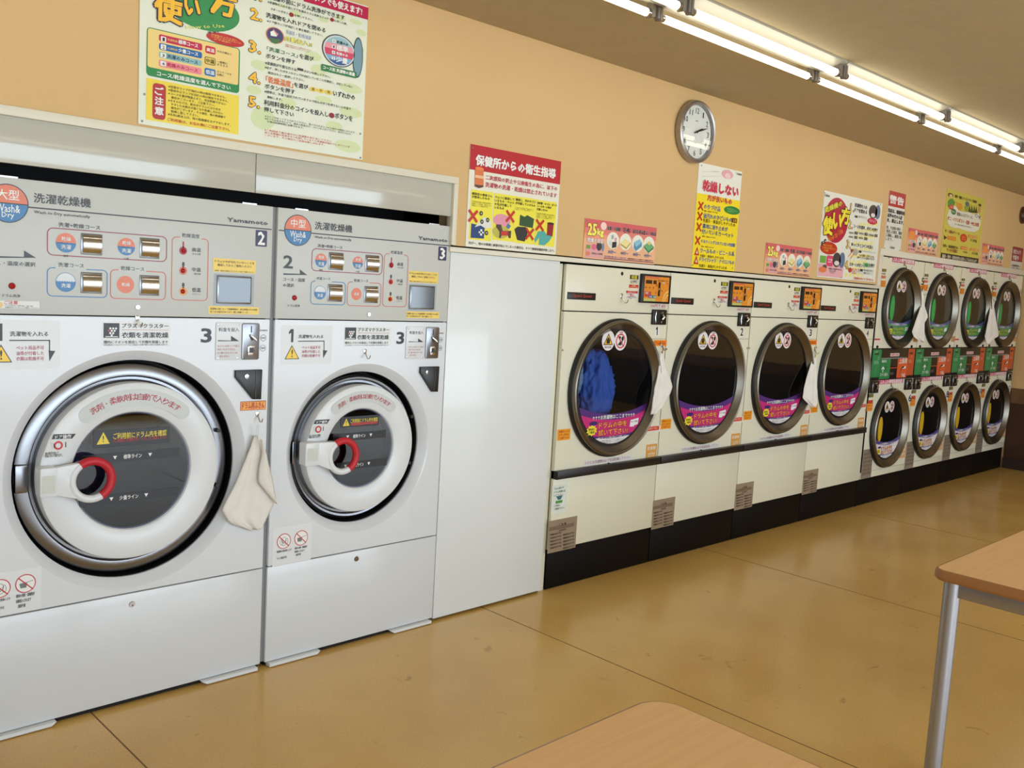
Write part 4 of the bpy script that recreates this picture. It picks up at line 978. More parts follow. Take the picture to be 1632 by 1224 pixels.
for i, c in enumerate(dry):
    c['label'] = DL[i]; dx = DX[i]-DX[0]; g = frame(860, 400, 1632/270, 0, dx)
    F = Flat(g, 0.0); F.rect(1111, 722, 1149, 822, (232, 230, 224), 1); (F.poly([(1130, 730), (1138, 730), (1134, 812), (1126, 812), (1129, 752), (1118, 762), (1119, 750)], BLACK, 3) if i == 0 else F.text(str(i+1), 1117, 730, 1143, 812, BLACK, 3, 0.03, res=3))
    if i in (0, 2): F.rect(1100, 858, 1222, 915, (240, 140, 40), 1); F.text('ドラム用ふきん', 1110, 868, 1212, 905, (200, 60, 20), 3, 0.03)
    if i == 0:
        F.mp = frame(860, 560, 773/240); F.rect(66, 690, 134, 822, (224, 230, 222), 1)
        F.lines(['ゴムの周りや', 'ドラム内側も拭', 'いて下さい。'], 74, 700, 130, 738, (30, 110, 70), 3, 0.01, 0.35); F.poly([(84, 745), (118, 738), (108, 760), (94, 762)], (60, 110, 120), 2); F.rect(82, 768, 116, 776, (80, 150, 70), 2)
        F.lines(['ご自由に', 'ご使用下さい。'], 74, 788, 128, 806, (30, 110, 70), 3, 0.01, 0.35)
    F.build(c, 'number_lettering', 'number_sticker')
# cream post on the left of the dryers
b_ = MB().box(3.2525, 3.2895, 0.02, 0.035, 0.0, 1.617, m_cream, 0.001).build('filler_post'); tag(rebase(b_, (3.271, 0.02, 0)), 'narrow cream filler post between the blank white panel and dryer 1', 'strip')
b_ = MB().box(5.797+DW+0.002, 6.657, 0.008, 0.02, 0.203, 1.617, m_cream, 0.001).box(5.797+DW+0.002, 6.657, 0.012, 0.02, 0.0, 0.201, m_kick).build('filler_post'); tag(rebase(b_, (6.637, 0.008, 0)), 'narrow cream filler strip between dryer 4 and the stacked dryers', 'strip')
# blue crumpled shapes in dryer 1
def garment(name, label, cx, cy, cz, rx, ry, rz, col, seed, group=None):
    rnd = random.Random(seed); bm = bmesh.new(); bmesh.ops.create_icosphere(bm, subdivisions=5, radius=1)
    from mathutils import noise as N
    for v in bm.verts:
        p = v.co.copy(); q = p*1.5+Vector((seed, 0, 0))
        q = Vector((q.x*1.3, q.y*1.3, q.z*0.75)); d = 1+0.20*N.noise(q)+0.13*(0.5-abs(N.noise(q*1.9+Vector((3, seed, 1))))*2.4)+0.07*(0.5-abs(N.noise(q*3.6+Vector((p.z*1.5, 0, 0))))*2.2)+0.02*(0.5-abs(N.noise(q*8))*2)
        v.co = Vector((cx+p.x*rx*d, cy+p.y*ry*d, cz+p.z*rz*d))
    mb = MB().bm(bm, M('cloth_'+name+str(seed), col, 0.7, bump=(60, 0.2, 0.004)), True)
    o = mb.build(name); o = rebase(o, (cx, cy, cz-rz)); o.data.set_sharp_from_angle(angle=3.2) if hasattr(o.data, 'set_sharp_from_angle') else None
    return tag(o, label, 'clothes', group)
garment('crumpled_jacket', 'bright blue crumpled jacket seen through the glass of dryer 1', 3.70, 0.13, 0.985, 0.125, 0.085, 0.20, (58, 104, 205), 5)
garment('crumpled_shirt', 'pale blue sleeve beside the blue jacket in dryer 1', 3.525, 0.10, 1.07, 0.028, 0.04, 0.10, (130, 165, 205), 9)
# towels on dryers 1 and 3
g = frame(1050, 540, 350/40, -0.045)
towel('grey-stained white cloth hanging between dryers 1 and 2', [trow(g, 175, 25, 62), trow(g, 400, 5, 110), trow(g, 550, -20, 175), (g(-40, 690)[1], g(-55, 690)[0], g(207, 690)[0]), trow(g, 830, -75, 150), (g(30, 950)[1], g(-90, 980)[0], g(75, 900)[0]), (g(-60, 1050)[1], g(-110, 1060)[0], g(-30, 1030)[0])],
      -0.018, 0.03, 0.010, yp=-0.045, slope=0.034, tie=M('red_cord', (170, 40, 50), 0.6))
x, z = at(1054.0, 551); hook(dry[0], x, z, 0.0, 1.0)
g = frame(1180, 560, 898/220, -0.045)
towel('white cloth with a yellow loop hanging between dryers 3 and 4', [trow(g, 35, 478, 495), trow(g, 90, 462, 500), trow(g, 160, 440, 500), (g(460, 240)[1], g(420, 240)[0], g(500, 240)[0]), (g(450, 300)[1], g(412, 300)[0], g(503, 300)[0]), (g(480, 345)[1], g(458, 330)[0], g(500, 335)[0]), (g(490, 362)[1], g(478, 360)[0], g(492, 360)[0])],
      -0.018, 0.04, 0.010, yp=-0.045, slope=0.034, tie=M('yellow_cord', (220, 200, 60), 0.6))
x, z = at(1180+487/4.08, 560-8/4.08); hook(dry[2], min(x, 5.778), z, 0.0, 1.0)

# ------------------------------------------------------------------ stacked dryers
SX0, SP = 6.660, 0.763
def stack():
    x0, x1 = SX0+0.003, SX0+SP-0.002; cx = SX0+SP/2
    t = thing('stacked_dryer', 'x', 'dryer', (cx, 0, 0), 'stacked cream tumble dryers')
    c = MB(); c.box(x0+0.003, x0+0.012, 0.02, 0.95, 0.02, 1.86, m_cream); c.box(x1-0.012, x1-0.003, 0.02, 0.95, 0.02, 1.86, m_cream); c.box(x0, x1, 0.62, 0.95, 0.02, 1.86, m_cream)
    c.box(x0, x1, 0.02, 0.95, 1.855, 1.86, m_cream); c.build('cabinet', t)
    u = frame(1380, 390, 1402/252); l = frame(1370, 540, 1233/262); h = frame(1390, 400, 13.6); k = frame(1380, 540, 12.24)
    up = MB().plate_hole(x0, x1, 1.190, 1.862, cx, 1.491, 0.300, 0.0, m_cream, 64).lathe([(0.300, 0), (0.297, 0.05)], cx, 1.491, m_rubber, 40).build('upper_panel', t)
    lw = MB().plate_hole(x0, x1, 0.256, 0.948, cx, 0.572, 0.300, 0.0, m_cream, 64).lathe([(0.300, 0), (0.297, 0.05)], cx, 0.572, m_rubber, 40).build('lower_panel', t)
    MB().box(x0, x1, 0.002, 0.02, 0.205, 0.253, m_cream, 0.001).build('service_panel', t)
    MB().box(x0, x1, 0.012, 0.03, 0.002, 0.203, m_kick, 0.002).build('kick_plate', t)
    # control strip
    cb = MB().box(x0, x1-0.004, -0.004, 0.02, 0.950, 1.187, m_black, 0.002).build('control_strip', t)
    GR, OG = (30, 130, 75), (215, 90, 45)
    F = Flat(k, -0.0045)
    F.rect(130, 212, 250, 745, GR, 1); F.rect(275, 380, 440, 775, GR, 1); F.rect(825, 195, 900, 705, (190, 80, 40), 1); F.rect(618, 375, 770, 750, OG, 1)
    F.rect(468, 280, 638, 338, (230, 200, 200), 1); F.text('100円 10分', 478, 292, 628, 325, (190, 80, 90), 3, 0.02)
    F.rect(290, 372, 790, 377, (130, 130, 130), 2); F.rect(465, 558, 605, 572, (160, 65, 35), 2); F.rect(440, 652, 525, 700, (60, 60, 68), 2)
    F.text('使用方法', 300, 412, 385, 462, WHITE, 3, 0.02); F.text('コイン投入', 262, 665, 415, 722, WHITE, 3, 0.02); F.text('↑', 290, 575, 345, 615, WHITE, 3, 0.04)
    F.text('上段用', 640, 400, 785, 460, WHITE, 3, 0.02); F.poly([(700, 545), (768, 530), (760, 575), (705, 580)], WHITE, 2); F.text('下段', 675, 690, 745, 735, WHITE, 3, 0.02)
    F.line([(650, 690), (665, 600), (700, 555), (730, 552)], 0.010, (120, 70, 50), 2); F.line([(360, 620), (380, 560), (370, 480)], 0.008, (20, 90, 60), 2)
    F.rect(165, 270, 240, 310, (15, 50, 35), 2); F.ring(235, 372, 0.011, 0.003, (150, 210, 170), 2); F.text('上段', 165, 245, 215, 262, (150, 210, 170), 3)
    F.rect(840, 260, 905, 300, (90, 40, 20), 2); F.ring(880, 348, 0.010, 0.003, (235, 160, 120), 2)
    for i in range(3): F.text('高温中温低温', 140, 430+i*22, 230, 445+i*22, (140, 200, 160), 3); F.text('高温中温低温', 822, 410+i*22, 880, 425+i*22, (235, 170, 140), 3)
    F.line([(180, 560), (165, 700)], 0.003, (120, 190, 150), 2)
    F.build(cb)
    for a, b in ((215, 155), (883, 148)):
        x, z = k(a, b); MB().lathe([(0.0001, -0.010), (0.009, -0.009), (0.011, 0.0)], x, z, m_black, 12).build('lock', t)
    xa, za = k(85, 822); xb, zb = k(208, 1050); coin_box(t, xa, zb, xb, za)
    xa, za = k(755, 778); xb, zb = k(862, 985); coin_box(t, xa, zb, xb, za)
    F = Flat(h, 0.0)
    F.rect(440, 130, 918, 302, (196, 70, 110), 1); F.text('ふわふわ瞬間除菌乾燥', 452, 150, 905, 275, (250, 230, 232), 3, 0.03)
    F.rect(210, 382, 300, 455, (45, 45, 25), 1); F.text('除菌', 226, 396, 285, 440, (150, 140, 60), 3, 0.03); F.loose(); F.text('99%除菌', 205, 478, 285, 508, (120, 110, 100), 3, 0.02)
    F.rect(190, 532, 290, 592, (190, 70, 45), 1); F.text('注意', 205, 545, 275, 580, (235, 150, 120), 3, 0.02)
    F.rect(168, 630, 285, 785, (235, 150, 60), 1); F.lines(['洗濯ネット', 'はずし忘れ', 'ご注意'], 180, 650, 272, 765, (205, 110, 50), 3, 0.02, 0.4)
    for a, b in ((360, 150), (1003, 238)): F.cir(a, b, 0.006, (110, 105, 95), 1, 8)
    F.mp = u; F.rect(75, 832, 124, 878, (228, 215, 210), 1); F.rect(76, 832, 124, 846, (190, 60, 50), 2); F.rect(425, 808, 458, 862, (190, 145, 95), 1)
    F.mp = l; F.rect(148, 310, 323, 330, (196, 70, 110), 1); F.text('ふわふわ瞬間除菌乾燥', 153, 316, 316, 324, (250, 230, 232), 3, 0.03)
    F.rect(66, 414, 101, 438, (45, 45, 25), 1); F.text('除菌', 72, 419, 96, 433, (150, 140, 60), 3, 0.03); F.rect(62, 462, 98, 484, (190, 70, 45), 1); F.rect(55, 484, 95, 540, (235, 150, 60), 1)
    F.lines(['洗濯ネット', 'はずし忘れ'], 59, 495, 90, 530, (205, 110, 50), 3, 0.02, 0.4)
    F.rect(305, 815, 342, 888, (215, 170, 120), 1); F.text('乾燥機', 309, 825, 338, 840, (240, 225, 205), 3); F.text('14分', 312, 855, 336, 875, (240, 225, 205), 3)
    F.build(t, 'sticker_lettering', 'stickers')
    x, z = h(690, 285); hook(t, x, z, 0.0, 1.8); x, z = k(485, 905); hook(t, x, z, 0.0, 1.6)
    du = porthole(t, cx, 1.491, 0.3, 0, 0.010, 0.32, m_drumlit, 0.0, 0.246)
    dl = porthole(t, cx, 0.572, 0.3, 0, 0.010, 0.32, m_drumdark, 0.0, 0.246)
    F = Flat(None, -0.0078, 0.0003); glass_stickers(F, cx+0.01, 1.491-0.04, 0.25, 0.84); door_notice(F, cx, 1.491, 0.235, 0.84, ((80, 85, 140), (60, 150, 90), (200, 220, 70)), True)
    F.wtext('', 0, 0, 1, 1, WHITE); F.build(du, 'glass_lettering', 'glass_stickers')
    F = Flat(None, -0.0078, 0.0003); glass_stickers(F, cx+0.01, 0.572-0.04, 0.25, 0.84); door_notice(F, cx, 0.572, 0.235, 0.84, ((80, 70, 140), (225, 215, 220), (240, 170, 40)), True); F.build(dl, 'glass_lettering', 'glass_stickers')
    for (dd, zc, col, nm) in ((du, 1.491, (50, 160, 80), 'green_mark'), (dl, 0.572, (205, 165, 30), 'yellow_mark')):
        P = []; xx = cx-0.150
        for i in range(24):
            a = 2*PI*i/24; P.append((xx+0.034*math.cos(a), zc+0.095*math.sin(a)))
        mk = MB().prism(P, -0.0125, -0.0062, I(col), 0.001).build('handle_plate', dd); mk['label'] = nm.replace('_mark', ' oval plate on the glass')
    return t
m_drumlit = M('drum_lit', (170, 174, 162), 0.7, 0.1)  # lighter drum: light reflected into the upper drums is in its colour
s1 = stack(); stk = [s1]
for i in range(1, 4):
    c = copy_tree(s1); c.location.x = s1.location.x+SP*i; stk.append(c)
SL = ['stacked cream dryer nearest the single dryers, marked 5', 'stacked cream dryer marked 7, second of the four', 'stacked cream dryer, third of the four, with a towel on its right', 'stacked cream dryer farthest away, in the room corner']
for i, c in enumerate(stk):
    c['label'] = SL[i]; dx = SP*i; F = Flat(frame(1390, 400, 13.6, 0, dx), 0.0)
    F.text(str(5+2*i), 1072, 597, 1118, 728, BLACK, 3, 0.03, res=2)
    if i in (0, 2): F.rect(1000, 738, 1105, 835, (235, 140, 50), 1); F.text('ふきん', 1010, 765, 1095, 810, (200, 90, 30), 3, 0.03)
    F.mp = frame(1370, 540, 1233/262, 0, dx); F.rect(362, 418, 388, 470, (228, 226, 220), 1); F.text(str(6+2*i), 368, 424, 384, 464, BLACK, 3, 0.03, res=2)
    F.build(c, 'number_lettering', 'number_sticker')
    if i > 0:
        pass
# grey caution sheets low between the units
for i, (tl, br) in enumerate((((0, 918), (85, 1042)), ((330, 852), (405, 970)), ((608, 795), (668, 905)), ((853, 742), (905, 845)))):
    g = frame(1370, 540, 1233/262); x0, z1 = g(*tl); x1, _ = g(br[0], tl[1]); z1 = 0.43 if i else 0.43; z0 = 0.206
    x0 = max(x0, 6.622) if i == 0 else x0
    par = dry[3] if i == 0 else stk[i]
    if i == 0: x0, x1 = 6.665, 6.665+0.165; par = stk[0]
    else: x0 = SX0+SP*i+0.006; x1 = x0+0.165
    F = Flat(boxmap(x0, z0, x1, z1), -0.0004); F.wrect(x0, z0, x1, z1, (138, 126, 112), 1); 
    for j in range(6):
        F.wrect(x0+0.01, z1-0.045-0.030*j, x0+0.078, z1-0.025-0.030*j, (118, 104, 90), 2); F.wrect(x0+0.086, z1-0.045-0.030*j, x1-0.01, z1-0.025-0.030*j, (118, 104, 90), 2)
    F.wtext('ご 注 意', x0+0.06, z1-0.018, x0+0.11, z1-0.008, (60, 50, 44), 3)
    F.build(par, 'caution_lettering', 'caution_sheet')
# clothes in the upper drums 2 and 3
garment('folded_cloth', 'orange-brown cloth inside the upper drum of the second stacked dryer', SX0+SP*1.5+0.05, 0.17, 1.34, 0.13, 0.08, 0.085, (190, 120, 80), 2)
garment('folded_cloth', 'pale yellow cloth inside the upper drum of the third stacked dryer', SX0+SP*2.5+0.07, 0.17, 1.36, 0.14, 0.08, 0.10, (215, 210, 140), 4)
g = frame(1440, 430, 471/50, -0.038)
towel('white cloth hanging between the first and second stacked dryers', [trow(g, 320, 275, 300), trow(g, 470, 280, 322), trow(g, 560, 262, 330), trow(g, 700, 215, 378), trow(g, 800, 178, 322), trow(g, 930, 132, 322), (g(220, 1010)[1], g(165, 980)[0], g(322, 1030)[0]), (g(300, 1085)[1], g(285, 1060)[0], g(320, 1090)[0])], -0.014, 0.02, 0.008, yp=-0.038, slope=0.040)
x, z = frame(1440, 430, 471/50)(282, 318); hook(stk[0], min(x, SX0+SP-0.018), z, 0.0, 1.3)
g = frame(1380, 390, 1402/252, -0.038)
towel('brown-stained white cloth hanging between the third and fourth stacked dryers', [trow(g, 475, 1112, 1126), trow(g, 560, 1108, 1140), trow(g, 680, 1088, 1160), (g(1120, 760)[1], g(1070, 760)[0], g(1175, 760)[0]), (g(1120, 810)[1], g(1058, 800)[0], g(1180, 800)[0]), (g(1100, 850)[1], g(1066, 845)[0], g(1120, 845)[0]), (g(1085, 878)[1], g(1078, 870)[0], g(1092, 870)[0])], -0.014, 0.02, 0.008, yp=-0.038, slope=0.040)
x, z = frame(1380, 390, 1402/252)(1119, 466); hook(stk[2], min(x, SX0+SP*3-0.018), z, 0.0, 1.3)
# ------------------------------------------------------------------ posters
def board(name, label, x0, x1, z0, z1, col, cat='poster', th=0.004, y=-0.0005, group=None):
    t = thing(name, label, cat, ((x0+x1)/2, y, z0), group)
    MB().box(x0, x1, y-th, y, z0, z1, I(col)).build('board', t)
    return t, y-th
def rivets(t, pts, y):
    for x, z in pts: MB().lathe([(0.0001, y-0.004), (0.003, y-0.003), (0.004, y)], x, z, m_steel, 10).build('rivet', t)
DK = (24, 24, 40); GOLD = (245, 190, 50)

# the large instruction board
C = frame(210, 0, 1632/390); A = frame(210, 0, 1057/190); B = frame(340, 0, 1632/260)
x0, zb = C(39, 825); x1, _ = C(1533, 1065); zt = at(586.5, 11)[1]
t, yb = board('instruction_board', 'large how-to-use board above the washer-dryers, cut by the top edge', x0, x1, zb, zt, (226, 230, 212), 'poster')
F = Flat(C, yb, name='spot')
GS = (210, 222, 174)
for a, b, c, d in ((1430, 75, 1500, 120), (1450, 120, 1530, 175), (1350, 90, 1420, 150), (1490, 190, 1560, 250), (1330, 20, 1400, 60), (1400, 10, 1480, 60), (1240, 110, 1310, 160), (790, 390, 900, 480), (1190, 420, 1290, 520), (1380, 540, 1530, 640), (1150, 330, 1260, 420), (790, 700, 950, 880), (1290, 800, 1400, 880), (1380, 700, 1530, 800), (1350, 920, 1520, 1030), (1220, 630, 1330, 700), (980, 640, 1090, 740), (760, 560, 860, 640), (720, 880, 860, 960), (1050, 60, 1130, 120), (960, 20, 1030, 60), (1500, 300, 1545, 360)):
    xx0, zz1 = C(a, b); xx1, zz0 = C(c, d)
    if zz0 > zb+0.005 and xx1 < x1: F.ell(a, b, c, d, GS, 1, 16)
F.mp = A; F.name = 'green_disc'
F.new('green_disc'); F.ell(290, -190, 945, 345, (40, 140, 75), 1.2, 40)
F.new('course_frame'); F.rect(128, 238, 945, 832, (40, 135, 70), 2, 0.012); F.rect(137, 248, 936, 758, (236, 208, 130), 3, 0.008)
F.name = 'course_strip'
for k, (r_, n_, tx, c_, tc) in enumerate((((235, 303, 617, 452), (251, 322, 297, 378), '標準コース', (195, 20, 75), WHITE), ((235, 380, 615, 523), (250, 392, 297, 447), '少量コース', (20, 100, 170), WHITE), ((235, 455, 612, 592), (248, 466, 296, 520), '洗濯のみコース', (140, 186, 186), (30, 60, 100)), ((233, 528, 612, 668), (247, 540, 295, 593), '乾燥のみコース', (232, 140, 150), (190, 20, 75)))):
    F.new('course_strip'); F.rect(*r_, c_, 4, 0.006); F.rect(*n_, WHITE, 5, 0.002); F.text(str(k+1), n_[0]+14, n_[1]+12, n_[2]-12, n_[3]-8, DK, 6, 0.03)
    bx = ((405, 352, 580, 430), (405, 428, 580, 503), (305, 485, 578, 572), (305, 557, 577, 645))[k]; F.text(tx, *bx, tc, 6, 0.03)
    if k < 2: F.text('洗濒乾燥機' if False else '洗濯乾燥', 308, bx[1]-2, 398, bx[1]+22, (230, 200, 120), 6)
for (r_, tx, c_, tc, sd) in (((645, 403, 735, 490), '高温', (205, 30, 60), WHITE, [((748, 446, 880, 500), ['タオル類など'])]), ((640, 500, 735, 587), '中温', (225, 195, 80), DK, [((748, 538, 842, 602), ['一般物に', 'オススメ'])]), ((638, 600, 735, 687), '低温', (30, 110, 180), WHITE, [((748, 626, 875, 697), ['デリケートな', '品物に'])])):
    F.new('temperature_tag'); F.rect(*r_, DK if tx == '中温' else c_, 4, 0.006); F.rect(r_[0]+5, r_[1]+6, r_[2]-5, r_[3]-6, c_, 5, 0.005); F.text(tx, r_[0]+10, r_[1]+20, r_[2]-10, r_[3]-18, tc, 6, 0.03)
    F.loose()
    for bx, rows in sd: F.lines(rows, *bx, DK, 6, 0.01, 0.2)
F.new('speech_bubble'); F.ell(655, 262, 988, 446, (190, 35, 40), 6, 36); F.lines(['洗濯物を入れる前に、', '忘れ物や汚れ等がないか', '　必ず確認!!'], 695, 300, 962, 412, (240, 180, 90), 7, 0.02, 0.2); F.text('ます!', 665, 268, 762, 314, DK, 8, 0.05, 0.25, out=(WHITE, 0.05))
F.loose(); F.text('コース/乾燥温度を選んで下さい', 215, 636, 868, 797, WHITE, 5, 0.03)
for ch, bx in (('使', (190, -45, 440, 222)), ('い', (455, -30, 600, 165)), ('方', (690, -70, 920, 138))):
    F.text(ch, *bx, GOLD, 9, 0.05, out=((50, 32, 62), 0.11))
F.text('How to Use', 465, 178, 815, 296, (222, 228, 120), 8, 0.02, 0.26)
F.new('caution_box'); F.rect(125, 690, 938, 1196, (238, 214, 70), 2)
F.new('caution_pill'); F.rect(180, 733, 292, 1070, (178, 40, 45), 4, 0.012)
for k, ch in enumerate('ご注意'): F.text(ch, 196, 768+88*k, 274, 850+88*k, WHITE, 6, 0.04)
F.loose(); F.lines(['※営業中ランプが消灯の時は使用できません。', '※使用中止ランプが点灯の時は使用できません。', '※コースを選び間違えると、完全乾燥できない', '　場合がございます。ご注意下さい。', '※タオルなどは、脱水中ドラムにはり付き', '　やすいため脱水が弱くなり乾燥しきれない', '　場合がございます。その場合、他の乾燥機で', '　乾燥し直して下さい。', '※毛布2枚以上は、他の乾燥機をおすすめします。'], 318, 755, 868, 1120, (70, 62, 20), 5, 0.005, 0.22)
F.text('ご利用後は、お忘れ物にご注意下さい。', 308, 1046, 862, 1162, (190, 50, 30), 5, 0.02)
F.mp = B
F.new('heading_band'); F.rect(900, -114, 1540, 202, (190, 22, 75), 2); F.text('いつでも使えます!', 1000, -62, 1478, 158, WHITE, 4, 0.04)
F.loose()
def num(t_, bx): F.text(t_, *bx, GOLD, 6, 0.05, out=(DK, 0.11))
num('1.', (400, -90, 475, 22)); num('2.', (365, 88, 478, 212)); num('3.', (350, 408, 465, 540)); F.mp = C; num('4.', (777, 480, 850, 562)); num('5.', (775, 642, 846, 724)); F.mp = B
def tx(s_, bx, c=DK, b=0.02): F.text(s_, *bx, c, 5, b)
tx('洗濯の前にドラム洗浄ができます', (560, -35, 1305, 190)); tx('※洗濯物を入れる前にドアを閉めドラム洗浄スイッチ', (535, 12, 1145, 200), b=0.01); tx('を押した後、', (1200, 200, 1330, 252), b=0.01)
tx('スタートボタン', (565, 82, 738, 145), b=0.01); tx('を押して下さい。', (803, 146, 990, 214), b=0.01)
F.ell(750, 122, 795, 178, (150, 30, 30), 5); F.ell(1160, 175, 1197, 225, (150, 30, 30), 5)
tx('洗濯物を入れドアを閉める', (520, 128, 1113, 330)); tx('※ドア閉ランプが消灯した事を確認して下さい。', (528, 205, 1085, 364), b=0.01)
F.new('round_picture'); F.ell(520, 252, 697, 460, (222, 120, 80), 4, 32); F.ell(528, 262, 688, 450, (60, 60, 110), 5, 32); F.poly([(560, 320), (600, 305), (640, 345), (620, 370), (565, 360)], WHITE, 6); F.poly([(590, 290), (640, 350), (625, 355), (585, 300)], (215, 130, 110), 7); F.poly([(550, 380), (665, 400), (650, 430), (610, 442), (570, 425)], (60, 110, 60), 6)
F.loose(); F.text('洗剤・柔軟剤', 722, 304, 965, 398, (205, 215, 230), 7, 0.03, out=(DK, 0.07)); F.text('自動投入!!', 708, 362, 978, 475, (240, 235, 120), 7, 0.03, out=((110, 80, 30), 0.07))
F.lines(['洗剤の持ち込みの必要はありません', '多量の洗剤は入れないでください'], 710, 440, 970, 532, (190, 60, 40), 6, 0, 0.3)
tx('「洗濯コース」', (528, 465, 835, 582), (30, 110, 70)); tx('を選び', (855, 545, 995, 612)); tx('ボタンを押す', (518, 540, 812, 645))
F.new('drum_picture'); F.ell(1083, 305, 1408, 712, (60, 66, 62), 4, 40); F.ell(1094, 320, 1398, 700, (210, 218, 218), 5, 40)
xx0, zz1 = B(1108, 335); xx1, zz0 = B(1386, 688); qx, qz, rx, rz = (xx0+xx1)/2, (zz0+zz1)/2, (xx1-xx0)/2, (zz1-zz0)/2
F.well(qx, qz, rx, rz, (150, 190, 200), 6, 40)
def slab(za, zc, col, L):
    P = []
    for k in range(9): v = za+(zc-za)*k/8; P.append((qx+rx*math.sqrt(max(0, 1-v*v)), qz+rz*v))
    for k in range(8, -1, -1): v = za+(zc-za)*k/8; P.append((qx-rx*math.sqrt(max(0, 1-v*v)), qz+rz*v))
    F.poly(P, col, L, True)
slab(0.05, 0.45, (225, 150, 165), 7); slab(-0.4, 0.05, (205, 60, 95), 7); slab(-0.7, -0.4, (120, 170, 210), 7); slab(-0.99, -0.7, (40, 90, 150), 7)
for s_, v, n_ in (('洗濯のみ', 0.6, '3'), ('標準', 0.2, '1'), ('乾燥のみ', -0.2, '4'), ('少量', -0.62, '2')):
    F.wrect(qx-rx*0.5, qz+rz*(v-0.1), qx-rx*0.28, qz+rz*(v+0.12), WHITE, 8); F.wtext(n_, qx-rx*0.44, qz+rz*(v-0.07), qx-rx*0.34, qz+rz*(v+0.09), DK, 9, 0.03); F.wtext(s_, qx-rx*0.2, qz+rz*(v-0.1), qx+rx*0.6, qz+rz*(v+0.12), DK if v > 0.4 else WHITE, 9, 0.03)
F.new('open_door_picture'); F.ell(1392, 362, 1480, 792, (60, 70, 76), 4, 32); F.ell(1400, 380, 1472, 775, (110, 150, 165), 5, 32)
F.new('label_band'); F.rect(1070, 640, 1420, 788, (30, 120, 60), 9, 0.004); F.text('コース別 洗濯物の適量', 1085, 655, 1403, 768, WHITE, 10, 0.04)
F.mp = C; F.loose()
tx('※柔軟剤が不要な方のみ、', (885, 408, 1100, 480), b=0.01); F.rect(1098, 452, 1138, 478, (60, 55, 60), 5, 0.003); tx('ボタンを押して下さい。', (1142, 466, 1318, 524), b=0.01)
tx('※必ず、押したボタンのランプが点灯していることを確認し、点灯していない', (882, 442, 1468, 588), b=0.01); tx('場合はもう一度押して下さい。', (902, 478, 1145, 545), b=0.01)
tx('「乾燥温度」', (890, 505, 1070, 590), (225, 110, 40)); tx('を選び', (1078, 550, 1170, 600)); tx('いずれかの', (1338, 602, 1482, 672)); tx('ボタンを押す', (882, 560, 1082, 630))
for k, ch in enumerate('高中低'):
    F.ell(1178+52*k, 576+10*k, 1228+52*k, 618+10*k, (235, 205, 90), 5, 18); F.text(ch, 1194+52*k, 586+10*k, 1212+52*k, 606+10*k, DK, 6)
tx('※標準は、中温で設定されていますので何もボタンを押さないと中温で', (880, 604, 1455, 734), b=0.01); tx('運転します。', (897, 640, 998, 674), b=0.01)
tx('利用料金分のコインを投入し', (877, 664, 1305, 784)); F.ell(1310, 750, 1345, 792, (140, 30, 40), 5); tx('ボタンを', (1350, 752, 1466, 812)); tx('押して下さい', (877, 712, 1075, 782))
F.lines(['※コインはゆっくりと入れてください。急いで入れるとコイン詰りの原因になります。', '※おつりは出ませんので、規定の料金だけ、コインを入れて下さい。余分に入れた', '　お金は乾燥時間に加算されます。'], 882, 768, 1484, 922, DK, 5, 0.01, 0.25)
F.lines(['※ご利用終了後は速やかに洗濯物を取り出して下さい。', '次のお客様が洗浄ボタンを押してしまうと洗濯物が濡れてしまうことが', 'ございます。その場合のご返金は致しかねます。'], 880, 860, 1448, 1002, (200, 50, 40), 5, 0.01, 0.25)
F.build(t)
rivets(t, [C(65, 808), C(1520, 1053), C(80, 630), C(1519, 893)], yb)

# hygiene notice
G = frame(730, 210, 1049/180)
x0 = (G(108, 112)[0]+G(65, 1065)[0])/2; x1 = (G(955, 285)[0]+G(895, 1140)[0])/2; z1 = G(108, 112)[1]; z0 = G(65, 1065)[1]
t, yb = board('notice_board', 'red-headed hygiene notice above the blank white panel', x0, x1, z0, z1, (232, 230, 214))
F = Flat(G, yb)
zr = G(938, 490)[1]; F.new('heading_band'); F.wrect(x0, zr, x1, z1, (185, 28, 40), 2); F.text('保健所からの衛生指導', 158, 208, 896, 440, (240, 240, 238), 5, 0.05, out=((90, 15, 20), 0.03))
F.new('bottle_picture'); F.poly([(150, 340), (228, 348), (228, 510), (180, 525), (145, 505)], (220, 120, 70), 6); F.ell(150, 320, 230, 365, (235, 130, 80), 7); F.poly([(150, 400), (228, 412), (226, 440), (148, 425)], (240, 190, 150), 7); F.poly([(145, 490), (226, 500), (224, 515), (185, 525), (145, 508)], (90, 60, 60), 7)
F.loose(); F.text('二次感染の防止や公衆衛生の為に、以下の', 248, 400, 912, 552, (190, 40, 70), 5, 0.02); F.text('洗濯物の洗濯・乾燥は禁止されています', 246, 468, 908, 614, (190, 40, 70), 5, 0.02)
YP = (240, 228, 70); F.name = 'yellow_panel'
for bx, rows, tb, sm in (((115, 534, 298, 1018), ['感染症の患者さん', 'が使用したもの'], (122, 560, 308, 640), (120, 640, 300, 712)), ((330, 568, 500, 1022), ['ペットに使用して', 'いるもの・ペット', 'の毛が付着して', 'いるもの'], (334, 592, 508, 738), None), ((525, 598, 698, 1048), ['極度に、汚れやゴミ', 'が付着しているもの'], (528, 615, 708, 700), (525, 698, 690, 745)), ((725, 630, 885, 1070), ['油料類・オイル・ボンド', 'コールタール等が', '付着したもの'], (728, 648, 905, 755), (722, 752, 890, 820))):
    F.new('yellow_panel'); F.rect(*bx, YP, 2, 0.004); F.lines(rows, *tb, (50, 46, 20), 5, 0.03, 0.2)
    if sm: F.lines(['手術用衣類や嘔吐物等の', '付着した布類・衛生上の', '理由により使用不可'], *sm, (130, 120, 40), 5, 0, 0.35)
